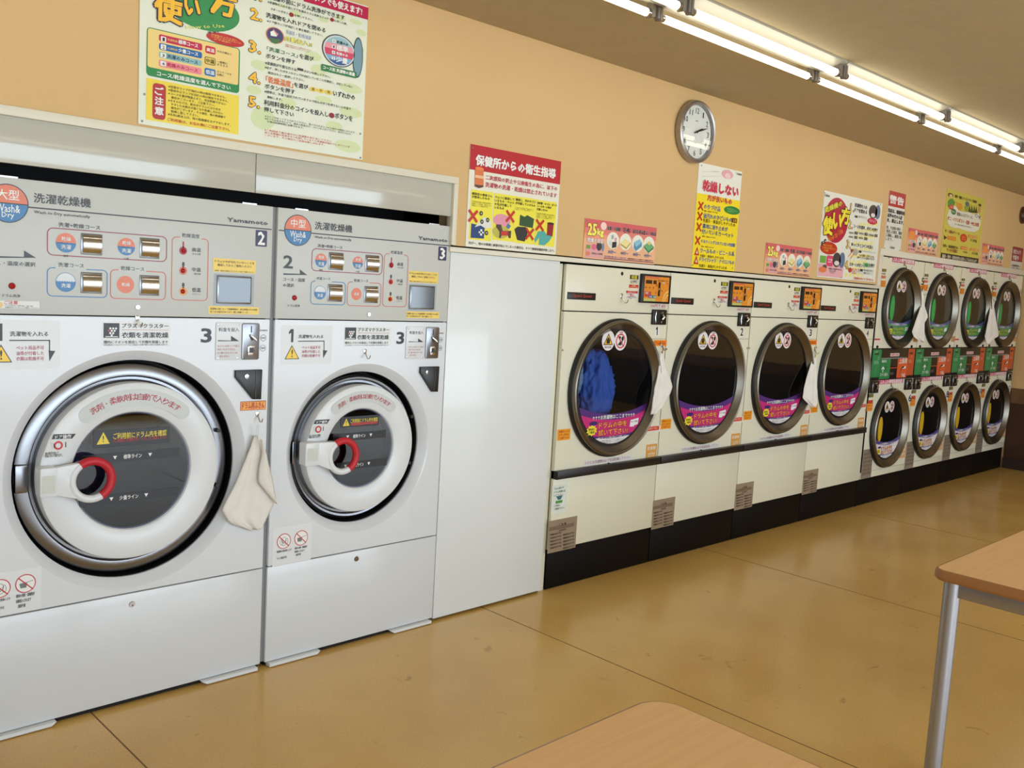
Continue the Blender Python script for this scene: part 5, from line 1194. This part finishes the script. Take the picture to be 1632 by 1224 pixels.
F.new('picture'); F.poly([(115, 850), (240, 880), (232, 992), (108, 985)], (25, 60, 120), 4); F.poly([(145, 885), (230, 790), (300, 830), (298, 890), (250, 900), (200, 870)], (225, 225, 220), 5); F.rect(182, 925, 228, 945, WHITE, 6); F.rect(198, 905, 212, 965, WHITE, 6)
for a, b in ((205, 758), (265, 820), (255, 940), (212, 836)): F.cir(a, b, 0.010, (50, 45, 30), 7, 12); F.cir(a, b, 0.004, (200, 200, 190), 8, 8)
F.new('picture'); F.ell(322, 755, 475, 890, (225, 150, 170), 4); F.ell(315, 860, 460, 1000, (190, 185, 80), 4.5); F.poly([(345, 860), (390, 862), (405, 920), (485, 920), (480, 985), (465, 990), (450, 955), (400, 950), (385, 990), (372, 985), (375, 930), (345, 885)], (80, 60, 50), 6); F.poly([(390, 925), (455, 922), (450, 965), (390, 965)], (200, 50, 40), 7); F.poly([(455, 850), (482, 875), (462, 905), (435, 885)], (80, 120, 170), 6)
F.new('picture'); F.poly([(568, 770), (610, 790), (635, 775), (698, 810), (685, 895), (560, 870)], (45, 80, 45), 4); F.poly([(515, 905), (545, 880), (620, 885), (640, 930), (610, 1020), (540, 1005)], (40, 42, 42), 5)
F.new('picture'); F.poly([(700, 1000), (735, 925), (790, 920), (820, 960), (868, 970), (835, 1020), (795, 1055), (740, 1050), (745, 980), (710, 1030)], (80, 170, 165), 4); F.poly([(822, 850), (880, 855), (868, 972), (815, 960)], (150, 30, 35), 5); F.ell(820, 838, 882, 868, (60, 30, 30), 6)
F.loose()
for a, b in ((130, 783), (475, 787), (655, 950), (750, 868)):
    x, z = G(a, b); q = 0.020; F.line([(x-q, z+q), (x+q, z-q)], 0.012, (200, 40, 35), 9, True); F.line([(x-q, z-q), (x+q, z+q)], 0.012, (200, 40, 35), 9.5, True)
F.text('万が一、他のお客様に被害が及んでしまった場合は、すべて損害賠償請求致します。', 90, 1018, 885, 1118, (40, 38, 36), 5, 0.02)
F.text('LAUNDRY', 858, 292, 932, 330, (210, 120, 120), 5) if False else None
F.build(t); rivets(t, [G(130, 150)], yb)

# "25 kg drying guide" strips, four alike
def guide(label, x0, x1, z0, z1, big='25kg', dim=False):
    t, yb = board('guide_strip', label, x0, x1, z0, z1, (238, 182, 142), 'poster', group='pink drying guide strips')
    F = Flat(boxmap(x0, z0, x1, z1), yb)
    F.new('top_band'); F.rect(0, 0, 1, 0.22, (216, 100, 106), 2); F.rect(0, 0.22, 1, 0.36, (228, 130, 120), 2); F.rect(0, 0.36, 1, 0.48, (238, 158, 128), 2)
    F.loose(); F.well(x0+(x1-x0)*0.245, z1-(z1-z0)*0.14, (x1-x0)*0.04, (z1-z0)*0.10, (245, 215, 205), 3)
    if big: F.text(big[:2], 0.035, 0.12, 0.155, 0.40, (250, 240, 110), 6, 0.05, out=((60, 50, 20), 0.08)); F.text(big[2:], 0.16, 0.22, 0.25, 0.43, (250, 240, 110), 6, 0.05, out=((60, 50, 20), 0.08))
    else: F.rect(0.03, 0.12, 0.22, 0.45, (235, 150, 70), 3)
    F.text('乾燥の目安', 0.04, 0.47, 0.25, 0.59, WHITE, 6, 0.03, out=((205, 60, 90), 0.05))
    F.new('picture'); F.rect(0.03, 0.64, 0.26, 0.97, (225, 165, 165), 3, 0.004); F.rect(0.035, 0.66, 0.085, 0.75, (110, 160, 60), 4); F.ell(0.10, 0.62, 0.165, 0.77, (220, 110, 140), 4); F.ell(0.165, 0.56, 0.235, 0.78, (70, 62, 70), 5); F.ell(0.235, 0.56, 0.268, 0.79, (120, 140, 170), 5); F.ell(0.03, 0.82, 0.085, 0.93, (225, 130, 100), 5); F.text('日時以上の長時間', 0.11, 0.84, 0.25, 0.88, DK, 6)
    for k, (a, s_) in enumerate(((0.30, '衣類・下着類'), (0.475, '毛布'), (0.65, '羽毛布団'), (0.815, 'こたつ布団'))):
        F.new('oval_picture'); F.ell(a, 0.26, a+0.165, 0.70, (238, 236, 220), 3, 28); c = a+0.0825
        if k == 0: F.poly([(c-0.01, 0.52), (c+0.05, 0.50), (c+0.05, 0.64), (c-0.01, 0.68)], (50, 50, 56), 5); F.poly([(c-0.03, 0.36), (c, 0.32), (c+0.01, 0.42), (c-0.02, 0.46)], (170, 175, 180), 5); F.poly([(c+0.02, 0.40), (c+0.05, 0.40), (c+0.045, 0.5), (c+0.02, 0.5)], (220, 150, 175), 5); F.poly([(c-0.06, 0.5), (c-0.02, 0.48), (c-0.02, 0.62), (c-0.05, 0.62)], (215, 215, 215), 5)
        elif k == 1: F.poly([(c-0.07, 0.53), (c-0.015, 0.40), (c+0.07, 0.47), (c+0.015, 0.62)], (240, 225, 160), 5); F.poly([(c-0.07, 0.53), (c+0.015, 0.62), (c+0.07, 0.47), (c+0.07, 0.52), (c+0.015, 0.67), (c-0.07, 0.57)], (190, 160, 80), 5)
        elif k == 2: F.poly([(c-0.055, 0.46), (c+0.02, 0.36), (c+0.06, 0.44), (c-0.02, 0.58)], (140, 195, 215), 5); F.poly([(c-0.055, 0.46), (c-0.02, 0.58), (c+0.06, 0.44), (c+0.06, 0.55), (c-0.02, 0.69), (c-0.055, 0.62)], (90, 150, 180), 5)
        else: F.poly([(c-0.075, 0.52), (c, 0.40), (c+0.075, 0.52), (c, 0.66)], (110, 175, 120), 5); F.poly([(c-0.035, 0.44), (c, 0.38), (c+0.035, 0.44), (c, 0.50)], (225, 200, 130), 6); F.poly([(c-0.075, 0.52), (c, 0.66), (c+0.075, 0.52), (c+0.07, 0.58), (c, 0.71), (c-0.07, 0.58)], (60, 120, 80), 5)
        F.loose(); w_ = 0.055 if len(s_) == 2 else 0.09; F.text(s_, c-w_, 0.12, c+w_, 0.23, DK, 6, 0.03, out=(WHITE, 0.05)); F.text('30分～' if k == 0 else '40分～', c-0.06, 0.73, c+0.05, 0.83, (50, 90, 150), 6, 0.03, out=(WHITE, 0.05))
    F.new('purple_line'); F.rect(0.27, 0.945, 0.99, 0.965, (110, 50, 90), 3); F.loose(); F.text('目安の時間は衣類・量によって異なります', 0.28, 0.88, 0.58, 0.935, (150, 110, 160), 5, 0.02); F.text('※乾燥時間はおよその時間です ※容量は目安です', 0.60, 0.895, 0.98, 0.925, (90, 50, 60), 5, 0.02)
    F.build(t); rivets(t, [(x0+0.012, z1-0.012)], yb)
    return t
def bxy(G, tl, bl, tr, br):
    return (G(*tl)[0]+G(*bl)[0])/2, (G(*tr)[0]+G(*br)[0])/2, (G(*bl)[1]+G(*br)[1])/2, (G(*tl)[1]+G(*tr)[1])/2
guide('pink drying guide strip above dryer 1, nearest of the four', *bxy(frame(910, 330, 1601/170), (205, 170), (165, 770), (1278, 310), (1238, 855)))
guide('pink drying guide strip above dryer 3, left of the white how-to poster', *bxy(frame(1200, 290, 7.2), (145, 695), (118, 1055), (675, 765), (642, 1095)))
H = frame(1390, 290, 1632/242)
guide('pink drying guide strip between the red-topped warning and the lime poster', *bxy(H, (380, 492), (372, 755), (703, 550), (683, 800)), big=None)
guide('pink drying guide strip right of the lime poster', *bxy(H, (1180, 655), (1168, 875), (1416, 702), (1395, 915)), big=None)

# tall yellow list
G = frame(1060, 140, 1224/300)
x0, x1, z0, z1 = bxy(G, (220, 487), (162, 1170), (502, 545), (440, 1190))
t, yb = board('list_poster', 'tall yellow list poster hanging under the wall clock', x0, x1, z0, z1, (234, 234, 222))
F = Flat(G, yb); zy = (G(205, 690)[1]+G(490, 730)[1])/2
F.new('yellow_field'); F.wrect(x0, z0, x1, zy, (246, 220, 40), 2)
F.new('pink_blossom'); F.ell(365, 525, 435, 600, (230, 170, 175), 2, 20); F.ell(385, 550, 420, 595, (240, 205, 205), 3, 16); F.loose()
F.text('このような洗濯物に', 233, 530, 350, 560, DK, 5, 0.03, 0.12); F.text('オススメできません！', 233, 560, 355, 590, DK, 5, 0.03, 0.12)
F.text('乾燥しない', 240, 602, 470, 708, (205, 40, 70), 7, 0.06, out=(WHITE, 0.06)); F.text('方が良いもの', 270, 700, 427, 755, (205, 40, 70), 7, 0.05, out=(WHITE, 0.05))
for s_, bx in (('のりづけ品', (248, 757, 352, 802)), ('油汚れのひどいもの', (243, 817, 428, 872)), ('裏地に滑り止めが', (238, 886, 400, 932)), ('付いているカーペット', (232, 924, 437, 970)), ('キルティングされていない布団類', (228, 984, 448, 1036)), ('ウールもの・ビニール系', (222, 1042, 443, 1094)), ('ドライTシャツ・ナイロンもの', (218, 1100, 442, 1152))):
    F.text(s_, *bx, (40, 70, 120), 6, 0.03, out=(WHITE, 0.06))
for bx in ((245, 800, 335, 812), (240, 862, 450, 892), (235, 962, 320, 978), (228, 1030, 310, 1040), (222, 1090, 375, 1108), (215, 1152, 395, 1175)): F.text('色落ち・移染がしやすいため', *bx, (90, 70, 10), 5, 0.02)
for a, b in ((226, 768), (220, 835), (214, 905), (206, 993)):
    x, z = G(a, b); q = 0.018; F.line([(x-q, z+q), (x+q, z-q)], 0.011, (190, 40, 35), 6, True); F.line([(x-q, z-q), (x+q, z+q)], 0.011, (190, 40, 35), 6.5, True)
for a, b in ((201, 1060), (196, 1118)):
    x, z = G(a, b); q = 0.024; F.poly([(x-q, z-q), (x+q, z-q), (x, z+q)], (190, 50, 35), 6, True); F.poly([(x-q*0.35, z-q*0.6), (x+q*0.35, z-q*0.6), (x, z+q*0.2)], WHITE, 7, True)
F.new('green_oval'); F.ell(380, 762, 477, 832, (30, 130, 60), 6, 28); F.lines(['乾燥機を', 'ご利用の前に', 'ご確認を'], 396, 780, 462, 818, (150, 210, 120), 7, 0, 0.3)
F.new('brown_tag'); F.rect(428, 845, 460, 880, (80, 30, 20), 6); F.text('注意', 433, 852, 456, 874, (230, 170, 50), 7, 0.03)
F.loose(); F.text('洗濯乾燥', 458, 552, 492, 572, DK, 5)
F.build(t); rivets(t, [G(232, 505), G(172, 1152), G(433, 1172)], yb)

# white how-to poster
G = frame(1300, 300, 898/110)
x0, x1, z0, z1 = bxy(G, (100, 35), (15, 1155), (852, 190), (775, 1222))
t, yb = board('usage_poster', 'white and yellow how-to-use poster with crimson oval, above dryer 4', x0, x1, z0, z1, (232, 233, 222), th=0.004)
F = Flat(G, yb)
for a, b, c_, d in ((580, 430, 800, 780), (480, 640, 800, 900), (350, 880, 640, 1185)):
    pass
F.name = 'yellow_spot'
for i in range(9):
    for j in range(5):
        a = 560+j*52-i*24; b = 440+i*82
        if a < 340: continue
        P0, P1 = G(a, b), G(a+36, b+62)
        if P1[0] < x1 and P0[0] > x0 and P1[1] > z0: F.ell(a, b, a+36, b+62, (240, 232, 150), 1, 10)
F.new('crimson_oval'); F.ell(128, 90, 385, 735, (180, 20, 60), 2, 40)
F.loose(); F.text('乾燥機の', 112, 175, 328, 300, (225, 220, 60), 6, 0.05, 0.30, out=((60, 30, 30), 0.1))
for ch, bx in (('使', (90, 372, 205, 600)), ('い', (215, 345, 318, 520)), ('方', (325, 240, 425, 480))): F.text(ch, *bx, (245, 228, 60), 7, 0.06, out=((60, 30, 30), 0.11))
F.text('How to Use', 155, 545, 335, 665, (235, 130, 50), 6, 0.03, 0.4)
F.new('red_oval'); F.ell(55, 680, 262, 876, (195, 40, 25), 4, 32); F.lines(['衣類を入れる前に', '忘れ物や汚れ等がないか', '　必ず確認'], 80, 722, 245, 840, (240, 170, 60), 6, 0.02, 0.25)
F.loose(); F.text('まず!', 62, 665, 125, 745, DK, 6, 0.05, 0.4, out=(WHITE, 0.05))
F.new('pink_panel'); F.rect(28, 975, 338, 1168, (232, 175, 185), 3); F.new('green_squares'); F.rect(50, 872, 118, 975, (110, 170, 70), 4); F.new('pink_tag'); F.rect(135, 870, 210, 1020, (220, 70, 110), 5, 0.02); F.text('ココで', 150, 915, 200, 975, WHITE, 6, 0.04)
F.new('machine_picture'); F.ell(218, 830, 306, 1032, (66, 58, 62), 6, 28); F.ell(230, 940, 290, 1010, (225, 222, 220), 7, 16); F.new('machine_picture'); F.ell(305, 830, 358, 1042, (95, 120, 155), 6, 24); F.new('orange_picture'); F.ell(30, 1015, 125, 1100, (230, 130, 80), 6); F.ell(80, 990, 130, 1060, (90, 75, 80), 5)
F.loose(); F.lines(['利用後には洗濯物の取り出し', '　忘れにご注意', '　　ください'], 155, 1035, 325, 1120, DK, 6, 0.01, 0.35)
def num2(t_, bx): F.text(t_, *bx, (225, 190, 110), 6, 0.05, out=((60, 45, 30), 0.1))
num2('1.', (445, 200, 486, 312)); num2('2.', (420, 424, 470, 520)); num2('3.', (395, 676, 443, 785)); num2('4.', (372, 940, 415, 1050))
for s_, bx in (('洗濯物を入れ', (500, 195, 660, 272)), ('ドアを閉める', (496, 262, 656, 336)), ('コースを選び、ボタンを押す', (482, 478, 795, 560)), ('ゆっくりとコインを投入', (457, 712, 735, 786)), ('スタートボタン', (430, 962, 597, 1030)), ('を押す', (686, 975, 752, 1038))): F.text(s_, *bx, (40, 42, 60), 6, 0.03)
F.new('machine_picture'); F.ell(692, 206, 784, 405, (66, 58, 60), 4, 28); F.ell(710, 320, 760, 385, (228, 222, 220), 5, 14); F.new('machine_picture'); F.ell(776, 212, 822, 412, (110, 125, 150), 4, 24); F.new('crimson_tag'); F.ell(668, 376, 784, 484, (195, 30, 70), 6, 28); F.text('カチッと', 685, 412, 768, 448, (245, 190, 200), 7, 0.03)
for bx in ((492, 345, 655, 408), (543, 800, 770, 855), (560, 1042, 735, 1135)):
    F.new('white_panel'); F.rect(*bx, (214, 218, 210), 4); F.rect(bx[0]+8, bx[1]+8, bx[0]+40, bx[1]+42, (40, 60, 30), 5); F.lines(['衣類の容量に合わせて', 'ご確認ください'], bx[0]+50, bx[1]+12, bx[2]-8, bx[3]-12, DK, 5, 0.01, 0.4)
F.loose()
for a, b, c_, d in ((420, 560, 480, 600), (495, 560, 535, 606), (548, 568, 610, 610), (625, 575, 662, 622), (672, 590, 740, 630), (755, 595, 792, 640), (418, 620, 475, 645), (493, 618, 530, 662), (545, 625, 605, 670), (622, 635, 660, 680)):
    if c_-a < 45: F.rect(a, b, c_, d, (110, 100, 90), 5)
    else: F.text('大型毛布', a, b+6, c_, d-4, DK, 5, 0.02)
F.text('100円硬貨しか使えません', 560, 862, 752, 905, (150, 120, 30), 6, 0.03); F.text('途中でコインの追加もできます', 530, 890, 750, 935, (80, 70, 40), 6, 0.02)
F.ell(478, 780, 535, 880, (180, 176, 160), 5, 20); F.poly([(445, 790), (485, 795), (450, 850)], (150, 60, 40), 6); F.line([(440, 915), (490, 850)], 0.006, (220, 120, 100), 6); F.line([(410, 890), (450, 850)], 0.005, (220, 120, 100), 6)
F.new('green_panel'); F.rect(610, 965, 683, 1034, (150, 190, 150), 5, 0.006); F.ell(625, 975, 672, 1024, (50, 140, 80), 6, 16)
F.ell(415, 1030, 455, 1100, (190, 50, 60), 6, 16); F.loose(); F.lines(['高温・中温・低温', 'をお選びください', '途中変更可'], 462, 1042, 555, 1120, (205, 80, 100), 6, 0.02, 0.3); F.text('ご利用ありがとうございました。', 480, 1155, 742, 1206, (210, 80, 30), 6, 0.04)
F.text('洗濯乾燥', 108, 78, 170, 118, DK, 5)
F.build(t); rivets(t, [G(112, 62), G(835, 215), G(318, 1160)], yb)

# red-topped warning
x0, x1, z0, z1 = bxy(H, (178, 90), (122, 735), (357, 133), (297, 755))
t, yb = board('warning_poster', 'narrow white warning poster with red top, above the first stacked dryer', x0, x1, z0, z1, (226, 224, 214))
F = Flat(H, yb); zr = (H(165, 255)[1]+H(342, 292)[1])/2
F.new('red_top'); F.wrect(x0, zr, x1, z1, (180, 30, 35), 2); F.text('警告', 185, 135, 328, 262, (240, 238, 234), 4, 0.06, fit=0.001)
F.loose(); F.lines(['当店は、機器利用', '以外の方の入店', 'を、禁止します。'], 165, 282, 330, 462, DK, 4, 0.06, 0.25); F.lines(['尚、不法侵入等を', '発見した場合、警察', 'に通報し、厳罰に処', 'します。'], 150, 470, 302, 650, (80, 76, 70), 4, 0.02, 0.35); F.text('洗濯乾燥', 185, 690, 232, 722, (80, 76, 70), 4)
F.build(t); rivets(t, [H(128, 712), H(288, 735)], yb)

# lime poster
G = frame(1500, 290, 753/80)
x0, x1, z0, z1 = bxy(G, (88, 88), (-22, 1165), (650, 265), (545, 1225))
z0 = H(1130, 885)[1]
t, yb = board('lime_poster', 'tall lime poster with a cloud, black strip at its foot, above the stacked dryers', x0, x1, z0, z1, (208, 196, 84))
F = Flat(G, yb)
F.new('black_strip'); F.wrect(x0, z0, x1, G(545, 1150)[1], (44, 36, 30), 2); F.text('寝具・毛布・羽毛布団も丸洗いしてみませんか？', 5, 1095, 520, 1200, (215, 205, 185), 4, 0.04)
F.new('woman_picture'); F.ell(95, 155, 170, 245, (80, 40, 30), 2, 24); F.ell(112, 175, 158, 245, (225, 185, 140), 3, 20); F.poly([(88, 290), (120, 255), (160, 250), (200, 300), (190, 350), (90, 380)], (90, 150, 60), 3)
F.new('bread_picture'); F.poly([(212, 300), (300, 330), (310, 400), (270, 430), (225, 380)], (215, 150, 50), 2); F.new('tree_picture'); F.ell(355, 285, 405, 375, (80, 110, 110), 2, 16); F.poly([(340, 360), (400, 370), (395, 450), (345, 440)], (150, 160, 60), 3)
for a in (415, 450, 485, 515):
    F.new('tree_picture'); F.poly([(a, 330+(a-415)*0.3), (a+22, 460+(a-415)*0.1), (a-20, 455+(a-415)*0.1)], (60, 80, 30), 3)
F.new('person_picture'); F.ell(550, 320, 590, 375, (90, 60, 40), 3, 16); F.poly([(545, 375), (585, 375), (580, 465), (540, 455)], (200, 150, 110), 3)
F.new('cloud_panel')
x_, z_ = G(330, 580); F.poly([(75, 500), (110, 410), (170, 355), (215, 370), (250, 430), (330, 450), (400, 450), (470, 480), (540, 470), (590, 530), (580, 640), (545, 720), (490, 755), (400, 740), (330, 725), (250, 690), (180, 690), (110, 660), (80, 600)], (226, 222, 206), 4)
F.new('round_tag'); F.ell(108, 330, 172, 425, (205, 80, 60), 6, 24); F.text('ペット', 118, 360, 160, 395, (245, 200, 180), 7, 0.03); F.new('round_tag'); F.ell(140, 395, 208, 500, (70, 120, 70), 6, 24); F.text('赤ちゃん', 150, 430, 198, 465, (200, 220, 180), 7, 0.03)
F.loose(); F.text('ダニ・ハウスダスト・花粉・PM2.5対策', 85, 515, 552, 670, (190, 90, 30), 6, 0.05); F.text('家族みんなクリーンに', 225, 460, 460, 550, (70, 66, 50), 6, 0.02); F.text('OK', 495, 480, 590, 560, (60, 50, 60), 6, 0.01, -0.1); F.text('※すべての花粉ダニを除去できるものではありません', 190, 625, 435, 690, (110, 104, 90), 6, 0.02)
F.text('家族・健康コインランドリー活用術！', 195, 215, 525, 300, (60, 50, 30), 6, 0.03)
F.text('ダニ・花粉はクリーンに', 45, 712, 268, 795, (150, 40, 50), 6, 0.03); F.text('水洗い・高温乾燥だから', 15, 940, 240, 1000, (70, 50, 30), 6, 0.03); F.text('すっきり清潔に', 70, 1005, 235, 1055, (150, 60, 40), 6, 0.03)
F.poly([(30, 800), (75, 835), (30, 868)], (60, 50, 30), 6); F.rect(82, 802, 210, 890, (220, 140, 50), 5, 0.01)
for bx in ((392, 788, 530, 858), (282, 955, 385, 1030), (420, 985, 545, 1050)): F.new('orange_capsule'); F.rect(*bx, (222, 140, 60), 5, 0.02); F.loose(); F.text('約65℃の高温', bx[0]+25, bx[1]+22, bx[2]-10, bx[3]-18, (240, 200, 140), 6, 0.02); F.text('ダニを死滅', bx[0]+35, bx[3]+8, bx[2]-10, bx[3]+38, (90, 70, 20), 6, 0.02)
F.new('red_round'); F.ell(282, 768, 370, 912, (200, 60, 30), 5, 28); F.text('ダニ', 300, 815, 352, 870, (240, 140, 80), 6, 0.04)
F.build(t)

# small red notice at the far end
G = frame(1540, 360, 1126/92)
x0 = G(900, 400)[0]; x1 = G(1075, 715)[0]; z1 = G(905, 400)[1]; z0 = G(1040, 925)[1]; zr = G(1070, 712)[1]
t, yb = board('small_notice', 'small white notice with dark red top, rightmost on the machine wall', x0, x1, z0, z1, (214, 208, 196))
F = Flat(boxmap(x0, z0, x1, z1), yb); F.new('red_top'); F.wrect(x0, zr, x1, z1, (140, 30, 50), 2); F.text('防犯カメラ', 0.08, 0.10, 0.75, 0.28, (225, 205, 200), 4, 0.05); F.text('作動中', 0.08, 0.34, 0.65, 0.50, (225, 205, 200), 4, 0.05); F.poly([(0.7, 0.1), (0.92, 0.16), (0.9, 0.5), (0.75, 0.55)], (170, 50, 70), 3)
F.loose(); F.lines(['24時間監視して', 'います。安心して', 'ご利用下さい。'], 0.06, 0.70, 0.92, 0.95, (60, 54, 50), 4, 0.03, 0.35); F.build(t)

# ------------------------------------------------------------------ wall clock
cx, cz = 4.226, 2.376
t = thing('wall_clock', 'round silver wall clock with white dial, showing about ten past two', 'clock', (cx, 0, cz))
MB().lathe([(0.150, 0.0), (0.163, -0.006), (0.166, -0.022), (0.162, -0.038), (0.153, -0.044), (0.143, -0.040), (0.139, -0.026)], cx, cz, M('clock_case', (165, 160, 158), 0.32, 0.75), 64).build('case', t)
MB().disc(cx, cz, 0.141, -0.022, M('clock_face', (232, 230, 220), 0.6), 64).build('dial', t)
F = Flat(None, -0.0222); F.loose()
for h in range(1, 13):
    a = PI/2-h*PI/6; r_ = 0.111; x, z = cx+r_*math.cos(a), cz+r_*math.sin(a); w_ = 0.008 if h < 10 else 0.0145
    if h in (1,): w_ = 0.005
    F.wtext(str(h), x-w_, z-0.0145, x+w_, z+0.0145, (50, 46, 44), 2, 0.0, 0, 2)
F.wtext('QUARTZ', cx-0.012, cz+0.055, cx+0.012, cz+0.060, (60, 56, 54), 2); F.wtext('JAPAN', cx-0.008, cz-0.060, cx+0.008, cz-0.056, (90, 86, 84), 2)
F.build(t)
def hand(n_, ang, l, w_, y):
    a = math.radians(90-ang); u = (math.cos(a), math.sin(a)); v = (-u[1], u[0])
    P = [(cx-u[0]*0.02+v[0]*w_*0.6, cz-u[1]*0.02+v[1]*w_*0.6), (cx-u[0]*0.02-v[0]*w_*0.6, cz-u[1]*0.02-v[1]*w_*0.6), (cx+u[0]*l*0.6-v[0]*w_, cz+u[1]*l*0.6-v[1]*w_), (cx+u[0]*l, cz+u[1]*l), (cx+u[0]*l*0.6+v[0]*w_, cz+u[1]*l*0.6+v[1]*w_)]
    MB().prism(P, y-0.001, y, m_black).build(n_, t)
hand('hour_hand', 66, 0.070, 0.0045, -0.026); hand('minute_hand', 71, 0.108, 0.0035, -0.029)
MB().disc(cx, cz, 0.0075, -0.0315, m_black, 16).build('hand_cap', t)
MB().disc(cx, cz, 0.1405, -0.034, glassy('clock_glass', (1, 1, 1), 0.02, 0.01), 64).build('clock_glass', t)

# brown round fitting by the far corner
x, z = at(1629, 343); x = min(x, XR-0.06)
t = thing('wall_fitting', 'dark brown round fitting high on the wall in the far corner', 'fitting', (x, 0, z-0.09))
MB().lathe([(0.07, 0.0), (0.075, -0.02), (0.06, -0.05), (0.03, -0.06), (0.0005, -0.062)], x, z, M('dark_brown_plastic', (70, 42, 26), 0.4), 28).build('dome', t)
MB().lathe([(0.08, 0.0), (0.08, -0.012), (0.07, -0.014)], x, z, M('brown_ring', (100, 66, 40), 0.4), 28).build('ring', t)

# ------------------------------------------------------------------ tables
def wood():
    m = bpy.data.materials.new('light_wood_laminate'); m.use_nodes = True; n = m.node_tree; b = n.nodes['Principled BSDF']
    tc = n.nodes.new('ShaderNodeTexCoord'); mp = n.nodes.new('ShaderNodeMapping'); mp.inputs['Scale'].default_value = (0.7, 14, 14)
    t1 = n.nodes.new('ShaderNodeTexNoise'); t1.inputs['Scale'].default_value = 5; t1.inputs['Detail'].default_value = 8; t1.inputs['Distortion'].default_value = 0.3
    r = n.nodes.new('ShaderNodeValToRGB'); r.color_ramp.elements[0].position = 0.3; r.color_ramp.elements[1].position = 0.72
    r.color_ramp.elements[0].color = lin((238, 192, 134)); r.color_ramp.elements[1].color = lin((246, 205, 150))
    n.links.new(tc.outputs['Object'], mp.inputs[0]); n.links.new(mp.outputs[0], t1.inputs['Vector']); n.links.new(t1.outputs['Fac'], r.inputs['Fac']); n.links.new(r.outputs['Color'], b.inputs['Base Color'])
    b.inputs['Roughness'].default_value = 0.42
    return m
m_wood = wood(); m_edge = M('table_edge', (160, 110, 62), 0.4); m_leg = M('silver_leg', (168, 170, 178), 0.34, 0.85)
def table(label, x0, x1, y0, y1, zt=0.70, rad=0.045):
    t = thing('work_table', label, 'table', ((x0+x1)/2, (y0+y1)/2, 0), 'light wood tables with silver legs')
    def loop(o, z): return [(x, y, z) for x, y in rr_pts(x0+o, y0+o, x1-o, y1-o, max(rad-o, 0.004), 8)]
    L = [loop(0.009, zt), loop(0.003, zt-0.002), loop(0.0, zt-0.008), loop(0.0, zt-0.026), loop(0.006, zt-0.034)]
    k = len(L[0]); top = MB().add(L[0], [tuple(range(k))], m_wood); o = top.build('tabletop', t)
    vs = [p for l in L for p in l]; e = MB().add(vs, [(j*k+i, (j+1)*k+i, (j+1)*k+(i+1) % k, j*k+(i+1) % k) for j in range(4) for i in range(k)], m_edge, True)
    e.add(L[4], [tuple(range(k))[::-1]], m_edge); e.build('edge_band', o)
    ap = MB(); q = 0.052
    ap.box(x0+q-0.012, x0+q+0.012, y0+q, y1-q, zt-0.085, zt-0.034, m_leg, 0.003).box(x1-q-0.012, x1-q+0.012, y0+q, y1-q, zt-0.085, zt-0.034, m_leg, 0.003)
    ap.box(x0+q, x1-q, y0+q-0.012, y0+q+0.012, zt-0.085, zt-0.034, m_leg, 0.003).box(x0+q, x1-q, y1-q-0.012, y1-q+0.012, zt-0.085, zt-0.034, m_leg, 0.003).build('apron', t)
    for x in (x0+q, x1-q):
        for y in (y0+q, y1-q):
            l = MB().lathe([(0.0245, 0.012), (0.0245, zt-0.034)], x, y, m_leg, 24, axis='z', cy=y) if False else MB().tube([(x, y, 0.012), (x, y, zt-0.034)], 0.0255, m_leg, 24)
            l = l.build('leg', t); MB().tube([(x, y, 0.0), (x, y, 0.014)], 0.022, m_black, 16).build('foot', l)
table('light wood table at the right edge with one silver leg in view', 2.925, 4.725, -2.86, -1.962)
table('light wood table at the bottom of the picture, only a rounded corner in view', -0.35, 1.487, -2.90, -1.993, rad=0.07)

bpy.data.objects.remove(_to); bpy.data.curves.remove(_tc)
